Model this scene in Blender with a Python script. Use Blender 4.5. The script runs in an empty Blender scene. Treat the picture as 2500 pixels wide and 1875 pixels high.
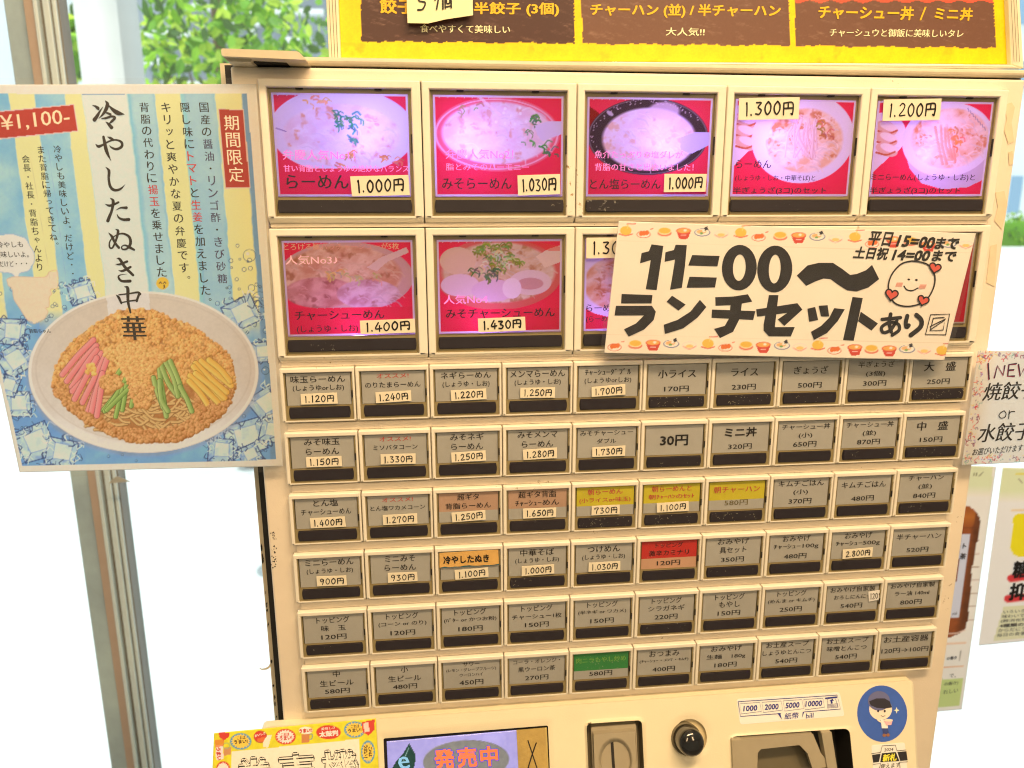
import bpy, math, random
import numpy as np
from mathutils import Vector, Matrix
from mathutils.geometry import tessellate_polygon
random.seed(7); RNG = np.random.default_rng(7)
SC = bpy.context.scene; COL = SC.collection

# ------------------------------------------------------------------ camera (solved from the button grid)
F = 1786.95; RR = 0.896787; S = 0.045
CL = np.array([2.11028, -1.89360, -9.86267])
R = np.array([[0.9944996, 0.00403543, -0.10466265], [-0.02645595, 0.97653417, -0.21373139], [0.10134415, 0.21532473, 0.97126959]])
ZB = 1.5 + CL[1] * S                       # the camera is 1.5 m above the floor
def tow(a): a = np.asarray(a, float); return np.stack([a[..., 0] * S, a[..., 2] * S, ZB - a[..., 1] * S], -1)
CAMPOS = Vector(tow(CL))
cam = bpy.data.cameras.new('camera'); camo = bpy.data.objects.new('camera', cam); COL.objects.link(camo)
def dirw(v): return Vector((v[0], v[2], -v[1]))
M = Matrix.Identity(4)
for i, v in enumerate((dirw(R[0]), -dirw(R[1]), -dirw(R[2]))):
    for j in range(3): M[j][i] = v[j]
M.translation = CAMPOS
camo.matrix_world = M
cam.sensor_width = 36; cam.lens = F / 2500 * 36; cam.clip_start = 0.02; cam.clip_end = 300
cam.dof.use_dof = True; cam.dof.focus_distance = 0.455; cam.dof.aperture_fstop = 11
SC.camera = camo
SC.view_settings.view_transform = 'Standard'; SC.view_settings.look = 'None'
SC.cycles.filter_width = 1.1
SC.view_settings.exposure = 0.14; SC.view_settings.gamma = 1
# ------------------------------------------------------------------ world and lamps
w = bpy.data.worlds.new('World'); SC.world = w; w.use_nodes = True
w.node_tree.nodes['Background'].inputs[0].default_value = (0.86, 0.95, 1.0, 1)
w.node_tree.nodes['Background'].inputs[1].default_value = 1.15
def area(name, loc, target, sx, sy, e, col):
    l = bpy.data.lights.new(name, 'AREA'); l.shape = 'RECTANGLE'; l.size = sx; l.size_y = sy; l.energy = e; l.color = col
    o = bpy.data.objects.new(name, l); COL.objects.link(o); o.location = loc
    o.rotation_euler = (Vector(target) - Vector(loc)).to_track_quat('-Z', 'Y').to_euler(); return o
WARM = (1.0, 0.68, 0.37)
LAMPS = [area('ceiling_tube_lamp', (0.35, -0.62, 2.42), (0.25, -0.1, 1.3), 0.9, 0.10, 19, WARM),
         area('ceiling_tube_lamp', (-0.2, -1.5, 2.42), (0.2, 0.0, 1.2), 0.10, 1.0, 10.5, WARM),
         area('ceiling_tube_lamp', (0.8, -1.5, 2.42), (0.2, 0.0, 1.2), 0.10, 1.0, 10.5, WARM)]
sl = bpy.data.lights.new('sun', 'SUN'); sl.energy = 3.6; sl.angle = math.radians(0.5); sl.color = (1, 0.96, 0.9)
so = bpy.data.objects.new('sun', sl); COL.objects.link(so)
so.rotation_euler = Vector((0.3, 0.22, -1.2)).to_track_quat('-Z', 'Y').to_euler()

# ------------------------------------------------------------------ mapping helpers
def P(x, y, w=0.0):
    """photo position x, y (2500 wide) seen on the plane w units in front of the button bezels -> world point(s)"""
    x = np.asarray(x, float); y = np.asarray(y, float)
    if callable(w): w = w(x, y)
    w = np.broadcast_to(np.asarray(w, float), np.broadcast(x, y).shape)
    d = np.stack([(x - 1250) / F, (y - 937.5) / F, np.ones(np.broadcast(x, y).shape)], -1) @ R
    s = (-w - CL[2]) / d[..., 2]
    return tow(CL + d * s[..., None])
def UV(u, v, w=0.0):
    u, v, w = np.broadcast_arrays(np.asarray(u, float), np.asarray(v, float), np.asarray(w, float))
    return tow(np.stack([u, v * RR, -w], -1))
VPX, VPY = 1283.0, 9042.0
def up_at(x, y): return (x - VPX) / (VPY - y), -1.0      # photo direction of the vertical
def srgb(c):
    c = np.asarray(c, float) / 255.0
    return np.where(c <= 0.04045, c / 12.92, ((c + 0.055) / 1.055) ** 2.4)
ILL = np.array([1.03, 0.86, 0.60])
def ph(r, g, b, k=1.0):                                   # true colour of a surface photographed under the warm lamps
    return tuple(np.clip(srgb((r, g, b)) / ILL * k, 0.0, 0.88))
def pc(a, ill=ILL): return np.clip(srgb(a) / ill, 0, 0.88)

# ------------------------------------------------------------------ materials
MC = {}
def mat(name, col, rough=0.5, metal=0.0, coat=0.0, emit=None, es=1.0, vary=0.0, scale=60, bump=0.0, bscale=400, speck=0.0, spcol=(0.1, 0.07, 0.04), trans=0.0):
    key = (name,)
    if key in MC: return MC[key]
    m = bpy.data.materials.new(name); m.use_nodes = True; nt = m.node_tree; b = nt.nodes['Principled BSDF']
    b.inputs['Base Color'].default_value = (*col, 1); b.inputs['Roughness'].default_value = rough
    b.inputs['Metallic'].default_value = metal; b.inputs['Coat Weight'].default_value = coat; b.inputs['Coat Roughness'].default_value = 0.12
    if emit is not None:
        b.inputs['Emission Color'].default_value = (*emit, 1); b.inputs['Emission Strength'].default_value = es
    if vary or bump or speck:
        geo = nt.nodes.new('ShaderNodeNewGeometry')
    last = None
    if vary:
        n = nt.nodes.new('ShaderNodeTexNoise'); n.inputs['Scale'].default_value = scale; n.inputs['Detail'].default_value = 8; n.inputs['Roughness'].default_value = 0.65
        nt.links.new(geo.outputs['Position'], n.inputs['Vector'])
        r = nt.nodes.new('ShaderNodeValToRGB'); r.color_ramp.elements[0].position = 0.3; r.color_ramp.elements[1].position = 0.7
        r.color_ramp.elements[0].color = (*[c * (1 - vary) for c in col], 1); r.color_ramp.elements[1].color = (*[min(0.95, c * (1 + vary * 0.6)) for c in col], 1)
        nt.links.new(n.outputs['Fac'], r.inputs['Fac']); last = r.outputs['Color']
        nt.links.new(last, b.inputs['Base Color'])
    if speck:
        n = nt.nodes.new('ShaderNodeTexNoise'); n.inputs['Scale'].default_value = 330; n.inputs['Detail'].default_value = 5; n.inputs['Roughness'].default_value = 0.7
        n2 = nt.nodes.new('ShaderNodeTexNoise'); n2.inputs['Scale'].default_value = 14; n2.inputs['Detail'].default_value = 3
        for q in (n, n2): nt.links.new(geo.outputs['Position'], q.inputs['Vector'])
        a = nt.nodes.new('ShaderNodeMath'); a.operation = 'MULTIPLY'
        nt.links.new(n.outputs['Fac'], a.inputs[0]); nt.links.new(n2.outputs['Fac'], a.inputs[1])
        r = nt.nodes.new('ShaderNodeValToRGB'); r.color_ramp.elements[0].position = speck; r.color_ramp.elements[1].position = speck + 0.035
        r.color_ramp.elements[0].color = (0, 0, 0, 1); r.color_ramp.elements[1].color = (1, 1, 1, 1)
        nt.links.new(a.outputs[0], r.inputs['Fac'])
        mx = nt.nodes.new('ShaderNodeMix'); mx.data_type = 'RGBA'
        nt.links.new(r.outputs['Color'], mx.inputs['Factor'])
        if last: nt.links.new(last, mx.inputs['A'])
        else: mx.inputs['A'].default_value = (*col, 1)
        mx.inputs['B'].default_value = (*spcol, 1); nt.links.new(mx.outputs['Result'], b.inputs['Base Color'])
    if bump:
        n = nt.nodes.new('ShaderNodeTexNoise'); n.inputs['Scale'].default_value = bscale; n.inputs['Detail'].default_value = 4
        nt.links.new(geo.outputs['Position'], n.inputs['Vector'])
        bp = nt.nodes.new('ShaderNodeBump'); bp.inputs['Strength'].default_value = bump; bp.inputs['Distance'].default_value = 0.001
        nt.links.new(n.outputs['Fac'], bp.inputs['Height']); nt.links.new(bp.outputs['Normal'], b.inputs['Normal'])
    MC[key] = m; return m
def ink(r, g, b, rough=0.5): return mat(f'ink {int(r)} {int(g)} {int(b)}', ph(r, g, b), rough)
def film(name, tint=(1, 1, 1), gloss=0.06, rough=0.08, haze=0.0):
    if (name,) in MC: return MC[(name,)]
    m = bpy.data.materials.new(name); m.use_nodes = True; nt = m.node_tree; nt.nodes.clear()
    o = nt.nodes.new('ShaderNodeOutputMaterial'); t = nt.nodes.new('ShaderNodeBsdfTransparent'); g = nt.nodes.new('ShaderNodeBsdfGlossy')
    t.inputs[0].default_value = (*tint, 1); g.inputs['Roughness'].default_value = rough
    mx = nt.nodes.new('ShaderNodeMixShader'); f = nt.nodes.new('ShaderNodeFresnel'); f.inputs[0].default_value = 1.0 + gloss * 7
    gg = nt.nodes.new('ShaderNodeNewGeometry'); ml = nt.nodes.new('ShaderNodeMath'); ml.operation = 'MULTIPLY_ADD'; ml.inputs[1].default_value = -1; ml.inputs[2].default_value = 1
    nt.links.new(gg.outputs['Backfacing'], ml.inputs[0]); m3 = nt.nodes.new('ShaderNodeMath'); m3.operation = 'MULTIPLY'
    nt.links.new(ml.outputs[0], m3.inputs[0]); nt.links.new(f.outputs[0], m3.inputs[1])
    nt.links.new(m3.outputs[0], mx.inputs[0]); nt.links.new(t.outputs[0], mx.inputs[1]); nt.links.new(g.outputs[0], mx.inputs[2])
    last = mx.outputs[0]
    if haze:
        d = nt.nodes.new('ShaderNodeBsdfDiffuse'); d.inputs[0].default_value = (0.8, 0.8, 0.8, 1); m2 = nt.nodes.new('ShaderNodeMixShader'); m2.inputs[0].default_value = haze
        nt.links.new(last, m2.inputs[1]); nt.links.new(d.outputs[0], m2.inputs[2]); last = m2.outputs[0]
    nt.links.new(last, o.inputs[0]); MC[(name,)] = m; return m
def print_mat(name, translucent=0.0, rough=0.35, coat=0.0, emit=0.0, grain=0.06):
    if (name,) in MC: return MC[(name,)]
    m = bpy.data.materials.new(name); m.use_nodes = True; nt = m.node_tree; b = nt.nodes['Principled BSDF']
    at = nt.nodes.new('ShaderNodeAttribute'); at.attribute_name = 'print'
    geo = nt.nodes.new('ShaderNodeNewGeometry'); n = nt.nodes.new('ShaderNodeTexNoise'); n.inputs['Scale'].default_value = 900; n.inputs['Detail'].default_value = 3
    nt.links.new(geo.outputs['Position'], n.inputs['Vector'])
    mr = nt.nodes.new('ShaderNodeMapRange'); mr.inputs['To Min'].default_value = 1 - grain; mr.inputs['To Max'].default_value = 1 + grain
    nt.links.new(n.outputs['Fac'], mr.inputs['Value'])
    mu = nt.nodes.new('ShaderNodeVectorMath'); mu.operation = 'SCALE'
    nt.links.new(at.outputs['Color'], mu.inputs[0]); nt.links.new(mr.outputs['Result'], mu.inputs['Scale'])
    nt.links.new(mu.outputs['Vector'], b.inputs['Base Color'])
    b.inputs['Roughness'].default_value = rough; b.inputs['Coat Weight'].default_value = coat; b.inputs['Coat Roughness'].default_value = 0.1
    if emit:
        nt.links.new(at.outputs['Color'], b.inputs['Emission Color']); b.inputs['Emission Strength'].default_value = emit
    if translucent:
        o = nt.nodes['Material Output']; t = nt.nodes.new('ShaderNodeBsdfTranslucent'); mx = nt.nodes.new('ShaderNodeMixShader'); mx.inputs[0].default_value = translucent
        nt.links.new(mu.outputs['Vector'], t.inputs[0]); nt.links.new(b.outputs[0], mx.inputs[1]); nt.links.new(t.outputs[0], mx.inputs[2]); nt.links.new(mx.outputs[0], o.inputs[0])
    MC[(name,)] = m; return m

CREAM = ph(241, 212, 166)
M_panel = mat('panel plastic', CREAM, 0.42, vary=0.05, scale=25, bump=0.12, bscale=900, speck=0.40, spcol=ph(150, 118, 70))
M_bezel = mat('bezel plastic', ph(248, 221, 177), 0.36, vary=0.06, scale=45, speck=0.41, spcol=ph(170, 130, 75))
M_ctrl = mat('control panel plastic', ph(236, 210, 156), 0.4, vary=0.04, scale=20, bump=0.08, bscale=1100, speck=0.455, spcol=ph(140, 110, 70))
M_tray = mat('smoky button plastic', ph(150, 126, 76), 0.3, coat=0.5, vary=0.12, scale=50)
M_card = mat('grey name card', ph(178, 166, 142), 0.5, vary=0.07, scale=55, speck=0.44, spcol=ph(205, 185, 130))
M_bar = mat('black push bar', ph(46, 37, 35), 0.42, vary=0.12, scale=60, speck=0.395, spcol=ph(130, 116, 92))
M_sticker = mat('cream price sticker', ph(240, 214, 164), 0.7, vary=0.04, scale=90)
M_dark = mat('dark gap', (0.015, 0.013, 0.012), 0.7)
M_cover = film('clear button cover', (0.99, 0.985, 0.97), 0.05, 0.1, haze=0.004)
M_lam = film('laminate film', (0.985, 0.985, 0.98), 0.075, 0.1, haze=0.03)
M_blk = mat('marker black', (0.012, 0.011, 0.012), 0.35)
M_body = mat('cabinet enamel', ph(214, 188, 140), 0.45, vary=0.1, scale=30, speck=0.43, spcol=(0.05, 0.04, 0.02))

# ------------------------------------------------------------------ object helpers
def setp(o, label=None, cat=None, group=None, kind=None):
    if label: o['label'] = label
    if cat: o['category'] = cat
    if group: o['group'] = group
    if kind: o['kind'] = kind
    return o
def empty(name, loc, label, cat, group=None):
    o = bpy.data.objects.new(name, None); COL.objects.link(o); o.location = loc; o.empty_display_size = 0.02
    return setp(o, label, cat, group)
def link(name, me, parent=None):
    o = bpy.data.objects.new(name, me); COL.objects.link(o)
    if parent is not None:
        o.parent = parent; o.matrix_parent_inverse = PINV(parent)
    return o
def PINV(p): return p.matrix_basis.inverted()      # every part's world matrix equals its own basis
class MB:
    """collects faces of several materials into one mesh, in world coordinates"""
    def __init__(s): s.v = []; s.f = []; s.mi = []; s.m = []; s.n = 0
    def slot(s, m):
        if m not in s.m: s.m.append(m)
        return s.m.index(m)
    def add(s, verts, faces, m):
        k = s.slot(m); verts = np.asarray(verts, float).reshape(-1, 3)
        s.v.append(verts); s.f += [tuple(i + s.n for i in f) for f in faces]; s.mi += [k] * len(faces); s.n += len(verts)
    def build(s, name, parent=None, smooth=False, bevel=0.0, seg=2, ang=40):
        me = bpy.data.meshes.new(name); me.from_pydata(np.concatenate(s.v).tolist(), [], s.f)
        for m in s.m: me.materials.append(m)
        me.polygons.foreach_set('material_index', s.mi)
        if smooth: me.polygons.foreach_set('use_smooth', [True] * len(s.f))
        me.update()
        o = link(name, me, parent)
        if bevel:
            b = o.modifiers.new('bevel', 'BEVEL'); b.width = bevel; b.segments = seg; b.limit_method = 'ANGLE'; b.angle_limit = math.radians(ang)
            b.harden_normals = False
        return o
    def box(s, u0, u1, v0, v1, w0, w1, m):
        s.add(UV([u0, u1, u1, u0] * 2, [v0, v0, v1, v1] * 2, [w0] * 4 + [w1] * 4), BOXF, m)
    def pbox(s, px, w0, w1, m):                  # four photo corners (TL TR BR BL) on plane w1, extruded back to w0
        a = np.array([P(x, y, w1) for x, y in px]); b = a.copy(); b[:, 1] += (w1 - w0) * S
        s.add(np.concatenate([b, a]), BOXF, m)
    def wbox(s, x0, x1, y0, y1, z0, z1, m):
        v = [(x, y, z) for y in (y1, y0) for x, z in ((x0, z1), (x1, z1), (x1, z0), (x0, z0))]
        s.add(v, BOXF, m)
    def poly(s, pts, w, m, thick=0.0):           # photo polygon on plane w
        W = P([p[0] for p in pts], [p[1] for p in pts], w)
        tri = tessellate_polygon([[Vector(p) for p in W]])
        # face the camera
        f = []
        for t in tri:
            a, b, c = (Vector(W[i]) for i in t); f.append(t if (b - a).cross(c - a).y < 0 else t[::-1])
        s.add(W, f, m)
        if thick:
            n = len(W); B = W.copy(); B[:, 1] += thick * S
            s.add(np.concatenate([W, B]), [(i, (i + 1) % n, n + (i + 1) % n, n + i) for i in range(n)], m)
BOXF = [(0, 1, 2, 3), (7, 6, 5, 4), (4, 5, 1, 0), (5, 6, 2, 1), (6, 7, 3, 2), (7, 4, 0, 3)]
def rot_fix(o): return o
def ellp(cx, cy, rx, ry, n=28, rot=0.0, a0=0, a1=360):
    c, s = math.cos(rot), math.sin(rot); out = []
    for i in range(n):
        t = math.radians(a0 + (a1 - a0) * i / n); x, y = rx * math.cos(t), ry * math.sin(t)
        out.append((cx + x * c - y * s, cy + x * s + y * c))
    return out
def catmull(pts, n=5):
    p = np.array(pts, float)
    if len(p) < 3: return p
    q = np.vstack([2 * p[0] - p[1], p, 2 * p[-1] - p[-2]]); out = []
    for i in range(1, len(q) - 2):
        for k in range(n):
            t = k / n; a, b, c, d = q[i - 1:i + 3]
            out.append(0.5 * ((2 * b) + (c - a) * t + (2 * a - 5 * b + 4 * c - d) * t * t + (3 * b - a - 3 * c + d) * t ** 3))
    out.append(p[-1]); return np.array(out)
ZST = [0]
def ribbon(mb, pts, width, w, m, smooth=True, closed=False, cap=True, mapf=None):
    """stroke of given full width(s) along photo points; mapf(x, y, w) maps to world"""
    mapf = mapf or P
    pts = [tuple(p) for p in pts]; wd = list(width) if hasattr(width, '__len__') else [width] * len(pts)
    a = np.array([(x, y, q) for (x, y), q in zip(pts, wd)], float)
    if closed: a = np.vstack([a, a[:1]])
    if smooth: a = catmull(a)
    xy, q = a[:, :2], np.maximum(a[:, 2], 0.15) / 2
    t = np.gradient(xy, axis=0)
    if closed: t[0] = t[-1] = (xy[1] - xy[0]) + (xy[-1] - xy[-2])
    t /= np.linalg.norm(t, axis=1)[:, None] + 1e-9; nn = np.stack([-t[:, 1], t[:, 0]], 1)
    L, Rr = xy + nn * q[:, None], xy - nn * q[:, None]
    k = len(xy); ZST[0] = (ZST[0] + 1) % 12; zo = 0.0004 * ZST[0]; ww = (lambda a_, b_: w(a_, b_) + zo) if callable(w) else w + zo
    V = list(map(tuple, L)) + list(map(tuple, Rr)); Fc = [(i, i + 1, k + i + 1, k + i) for i in range(k - 1)]
    if cap and not closed:
        for e, sgn in ((0, -1), (k - 1, 1)):
            base = len(V); c = xy[e]
            V.append(tuple(c)); n0 = 5
            for j in range(n0 + 1):
                th = math.pi * j / n0; V.append(tuple(c + nn[e] * q[e] * math.cos(th) + sgn * t[e] * q[e] * math.sin(th)))
            Fc += [(base, base + 1 + j, base + 2 + j) for j in range(n0)]
    V = np.array(V); W = mapf(V[:, 0], V[:, 1], ww); out = []
    for f in Fc:
        p0, p1, p2 = W[f[0]], W[f[1]], W[f[2]]
        if len(f) == 4: nrm = np.cross(W[f[2]] - W[f[0]], W[f[3]] - W[f[1]])[1]
        else: nrm = np.cross(p1 - p0, p2 - p0)[1]
        out.append(f if nrm < 0 else f[::-1])
    mb.add(W, out, m)

# handwritten figures, strokes in a unit box (x right, y down)
HAND = {'0': [[(.5, .02), (.18, .3), (.15, .68), (.45, .98), (.8, .72), (.84, .3), (.55, .03)]],
 '1': [[(.42, .12), (.5, .02), (.52, .5), (.5, 1)]], '2': [[(.15, .2), (.45, .02), (.78, .2), (.6, .55), (.15, .95), (.9, .93)]],
 '3': [[(.15, .08), (.75, .1), (.4, .42), (.82, .65), (.6, .95), (.15, .92)]], '4': [[(.55, .0), (.1, .68), (.95, .66)], [(.68, .35), (.62, 1)]],
 '5': [[(.3, .08), (.2, .48), (.6, .42), (.85, .68), (.6, .96), (.15, .92)], [(.3, .08), (.85, .05)]],
 '6': [[(.65, .0), (.2, .5), (.25, .9), (.65, .96), (.8, .65), (.5, .5), (.2, .68)]], '7': [[(.12, .3), (.15, .08), (.85, .08), (.55, .5), (.45, 1)]],
 '8': [[(.8, .15), (.45, .0), (.2, .2), (.7, .55), (.8, .85), (.45, 1), (.15, .8), (.45, .5), (.8, .15)]],
 '9': [[(.8, .2), (.45, .02), (.15, .25), (.35, .5), (.75, .3), (.8, .2), (.75, .6), (.55, 1)]], '.': [[(.3, .92), (.36, .99)]],
 '円': [[(.1, .1), (.1, .98)], [(.1, .1), (.9, .1), (.92, .95), (.78, .9)], [(.12, .5), (.88, .48)], [(.5, .12), (.5, .48)]],
 'g': [[(.8, .3), (.4, .2), (.3, .5), (.75, .45), (.8, .25), (.75, .9), (.35, 1)]],
 '個': [[(.3, .0), (.05, .4)], [(.2, .3), (.18, 1)], [(.4, .1), (.4, .98)], [(.4, .1), (.97, .05), (.97, .98)], [(.5, .32), (.88, .3)], [(.68, .15), (.68, .5)], [(.55, .5), (.55, .75), (.82, .75), (.82, .5), (.55, .5)], [(.42, .93), (.95, .9)]]}
def hand(mb, text, x0, y0, x1, y1, h, lw, w, m, mapf=None, aw=None):
    """handwriting between centre-left and centre-right, drawn with strokes"""
    adv = {'.': .38, '1': .55, '円': 1.15, '個': 1.3}; tot = sum(adv.get(c, .82) for c in text); cx = 0.0
    dx, dy = x1 - x0, y1 - y0; L = math.hypot(dx, dy) or 1
    for c in text:
        a = adv.get(c, .82); jy = random.uniform(-.04, .04); sl_ = random.uniform(-.02, .06)
        for st in HAND[c]:
            pts = []
            for sx, sy in st:
                px = (cx + (sx * .86 + .07) * (a if c != '.' else a)) / tot; t = (sy - .5 + jy)
                ux, uy = (-dy / L, dx / L)
                if mapf is None:
                    ax, ay = up_at(x0, y0); ux, uy = -ax, -ay
                pts.append((x0 + dx * px + ux * t * h - sl_ * t * h, y0 + dy * px + uy * t * h))
            sharp = c in '円個4' and len(st) <= 3 and st[0][0] in (.1, .4)
            ribbon(mb, pts, lw * random.uniform(.88, 1.12), w, m, smooth=not sharp, mapf=mapf)
        cx += a

# ------------------------------------------------------------------ lettering: jobs are collected and converted together
JOBS = []
class Letters:
    def __init__(s, name, parent): s.name = name; s.parent = parent; s.items = []; JOBS.append(s)
    def px(s, text, x0, y0, x1, y1, h, m, w, bold=0.0, slant=0.0):
        def f(a, b, W, H):
            t = a / W; x = x0 + (x1 - x0) * t; y = y0 + (y1 - y0) * t; k = (b / H - .5) * h
            ux = (x - VPX) / (VPY - y); return P(x + ux * k + slant * k, y - k, w)
        s.items.append((text, bold, f, m)); return s
    def cell(s, text, u, v, wu, hv, m, w, bold=0.0):
        def f(a, b, W, H): return UV(u + (a / W - .5) * wu, v - (b / H - .5) * hv, w)
        s.items.append((text, bold, f, m)); return s
    def column(s, text, x0, y0, x1, y1, size, w, m, cols=None, bold=0.0):
        n = len(text)
        for i, c in enumerate(text):
            t = i / (n - 1); x = x0 + (x1 - x0) * t; y = y0 + (y1 - y0) * t; q = size
            mm = m
            if cols:
                for chars, cm in cols:
                    if any(text[k:k + len(chars)] == chars and k <= i < k + len(chars) for k in range(n)): mm = cm
            small = {'。': .28, '・': .2, 'ッ': .7, 'っ': .7, 'ょ': .7, 'ゃ': .7}.get(c, 1.0)
            if c == '。': x += size * .35; y -= size * .3
            if c in 'っょッゃ': x += size * .1
            s.glyph(c, x, y, q * small, w, mm, bold)
        return s
    def glyph(s, c, x, y, q, w, m, bold=0.0, rot=0.0, sx=1.0):
        cr, sr = math.cos(rot), math.sin(rot)
        def f(a, b, W, H):
            k = q / max(W, H); dx, dy = (a - W / 2) * k * sx, -(b - H / 2) * k
            ux = (x - VPX) / (VPY - y)
            X, Y = dx * cr - dy * sr, dx * sr + dy * cr
            return P(x + X - ux * Y, y + Y, w)
        s.items.append((c, bold, f, m)); return s
def run_jobs():
    objs = {}
    for j in JOBS:
        for text, bold, f, m in j.items:
            if text not in objs:
                c = bpy.data.curves.new('t', 'FONT'); c.body = text; c.resolution_u = 2
                o = bpy.data.objects.new('t', c); COL.objects.link(o); objs[text] = o
    bpy.context.view_layer.update(); dg = bpy.context.evaluated_depsgraph_get(); geo = {}
    for k, o in objs.items():
        me = o.evaluated_get(dg).to_mesh(); n = len(me.vertices); co = np.empty(n * 3); me.vertices.foreach_get('co', co); co = co.reshape(-1, 3)[:, :2]
        faces = [tuple(p.vertices) for p in me.polygons]; lo = co.min(0); co = co - lo; geo[k] = (co, faces, co[:, 0].max() or 1, co[:, 1].max() or 1)
        o.evaluated_get(dg).to_mesh_clear()
    for o in objs.values():
        c = o.data; bpy.data.objects.remove(o); bpy.data.curves.remove(c)
    for j in JOBS:
        if not j.items: continue
        mb = MB()
        for text, bold, f, m in j.items:
            co, faces, W, H = geo[text]
            b = bold * .8 + .0078
            sh = [(b, 0), (-b, 0)] if b < .022 else [(b, b), (-b, b), (b, -b), (-b, -b)] if b < .05 else [(b * math.cos(k * .628), b * math.sin(k * .628)) for k in range(10)] + [(b * .5, 0), (-b * .5, 0)]
            for i, (dx, dy) in enumerate(sh):
                V = f(co[:, 0] + dx, co[:, 1] + dy, W, H); V[:, 1] -= (i + .5) * 1.5e-5
                mb.add(V, faces, m)
        mb.build(j.name, j.parent)

# ------------------------------------------------------------------ printed pictures: colour computed on a fine grid of the sheet itself
def vnoise(X, Y, s, seed=0):
    x, y = X / s, Y / s; xi, yi = np.floor(x).astype(int), np.floor(y).astype(int); fx, fy = x - xi, y - yi
    fx, fy = fx * fx * (3 - 2 * fx), fy * fy * (3 - 2 * fy)
    def h(i, j): n = (i * 374761393 + j * 668265263 + seed * 1442695041) & 0x7fffffff; n = ((n ^ (n >> 13)) * 1274126177) & 0x7fffffff; return ((n ^ (n >> 16)) & 0xffff) / 65535.0
    return (h(xi, yi) * (1 - fx) + h(xi + 1, yi) * fx) * (1 - fy) + (h(xi, yi + 1) * (1 - fx) + h(xi + 1, yi + 1) * fx) * fy
def fbm(X, Y, s, seed=0, o=4): return sum(vnoise(X, Y, s / 2 ** k, seed + k) * .5 ** k for k in range(o)) / sum(.5 ** k for k in range(o))
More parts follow.
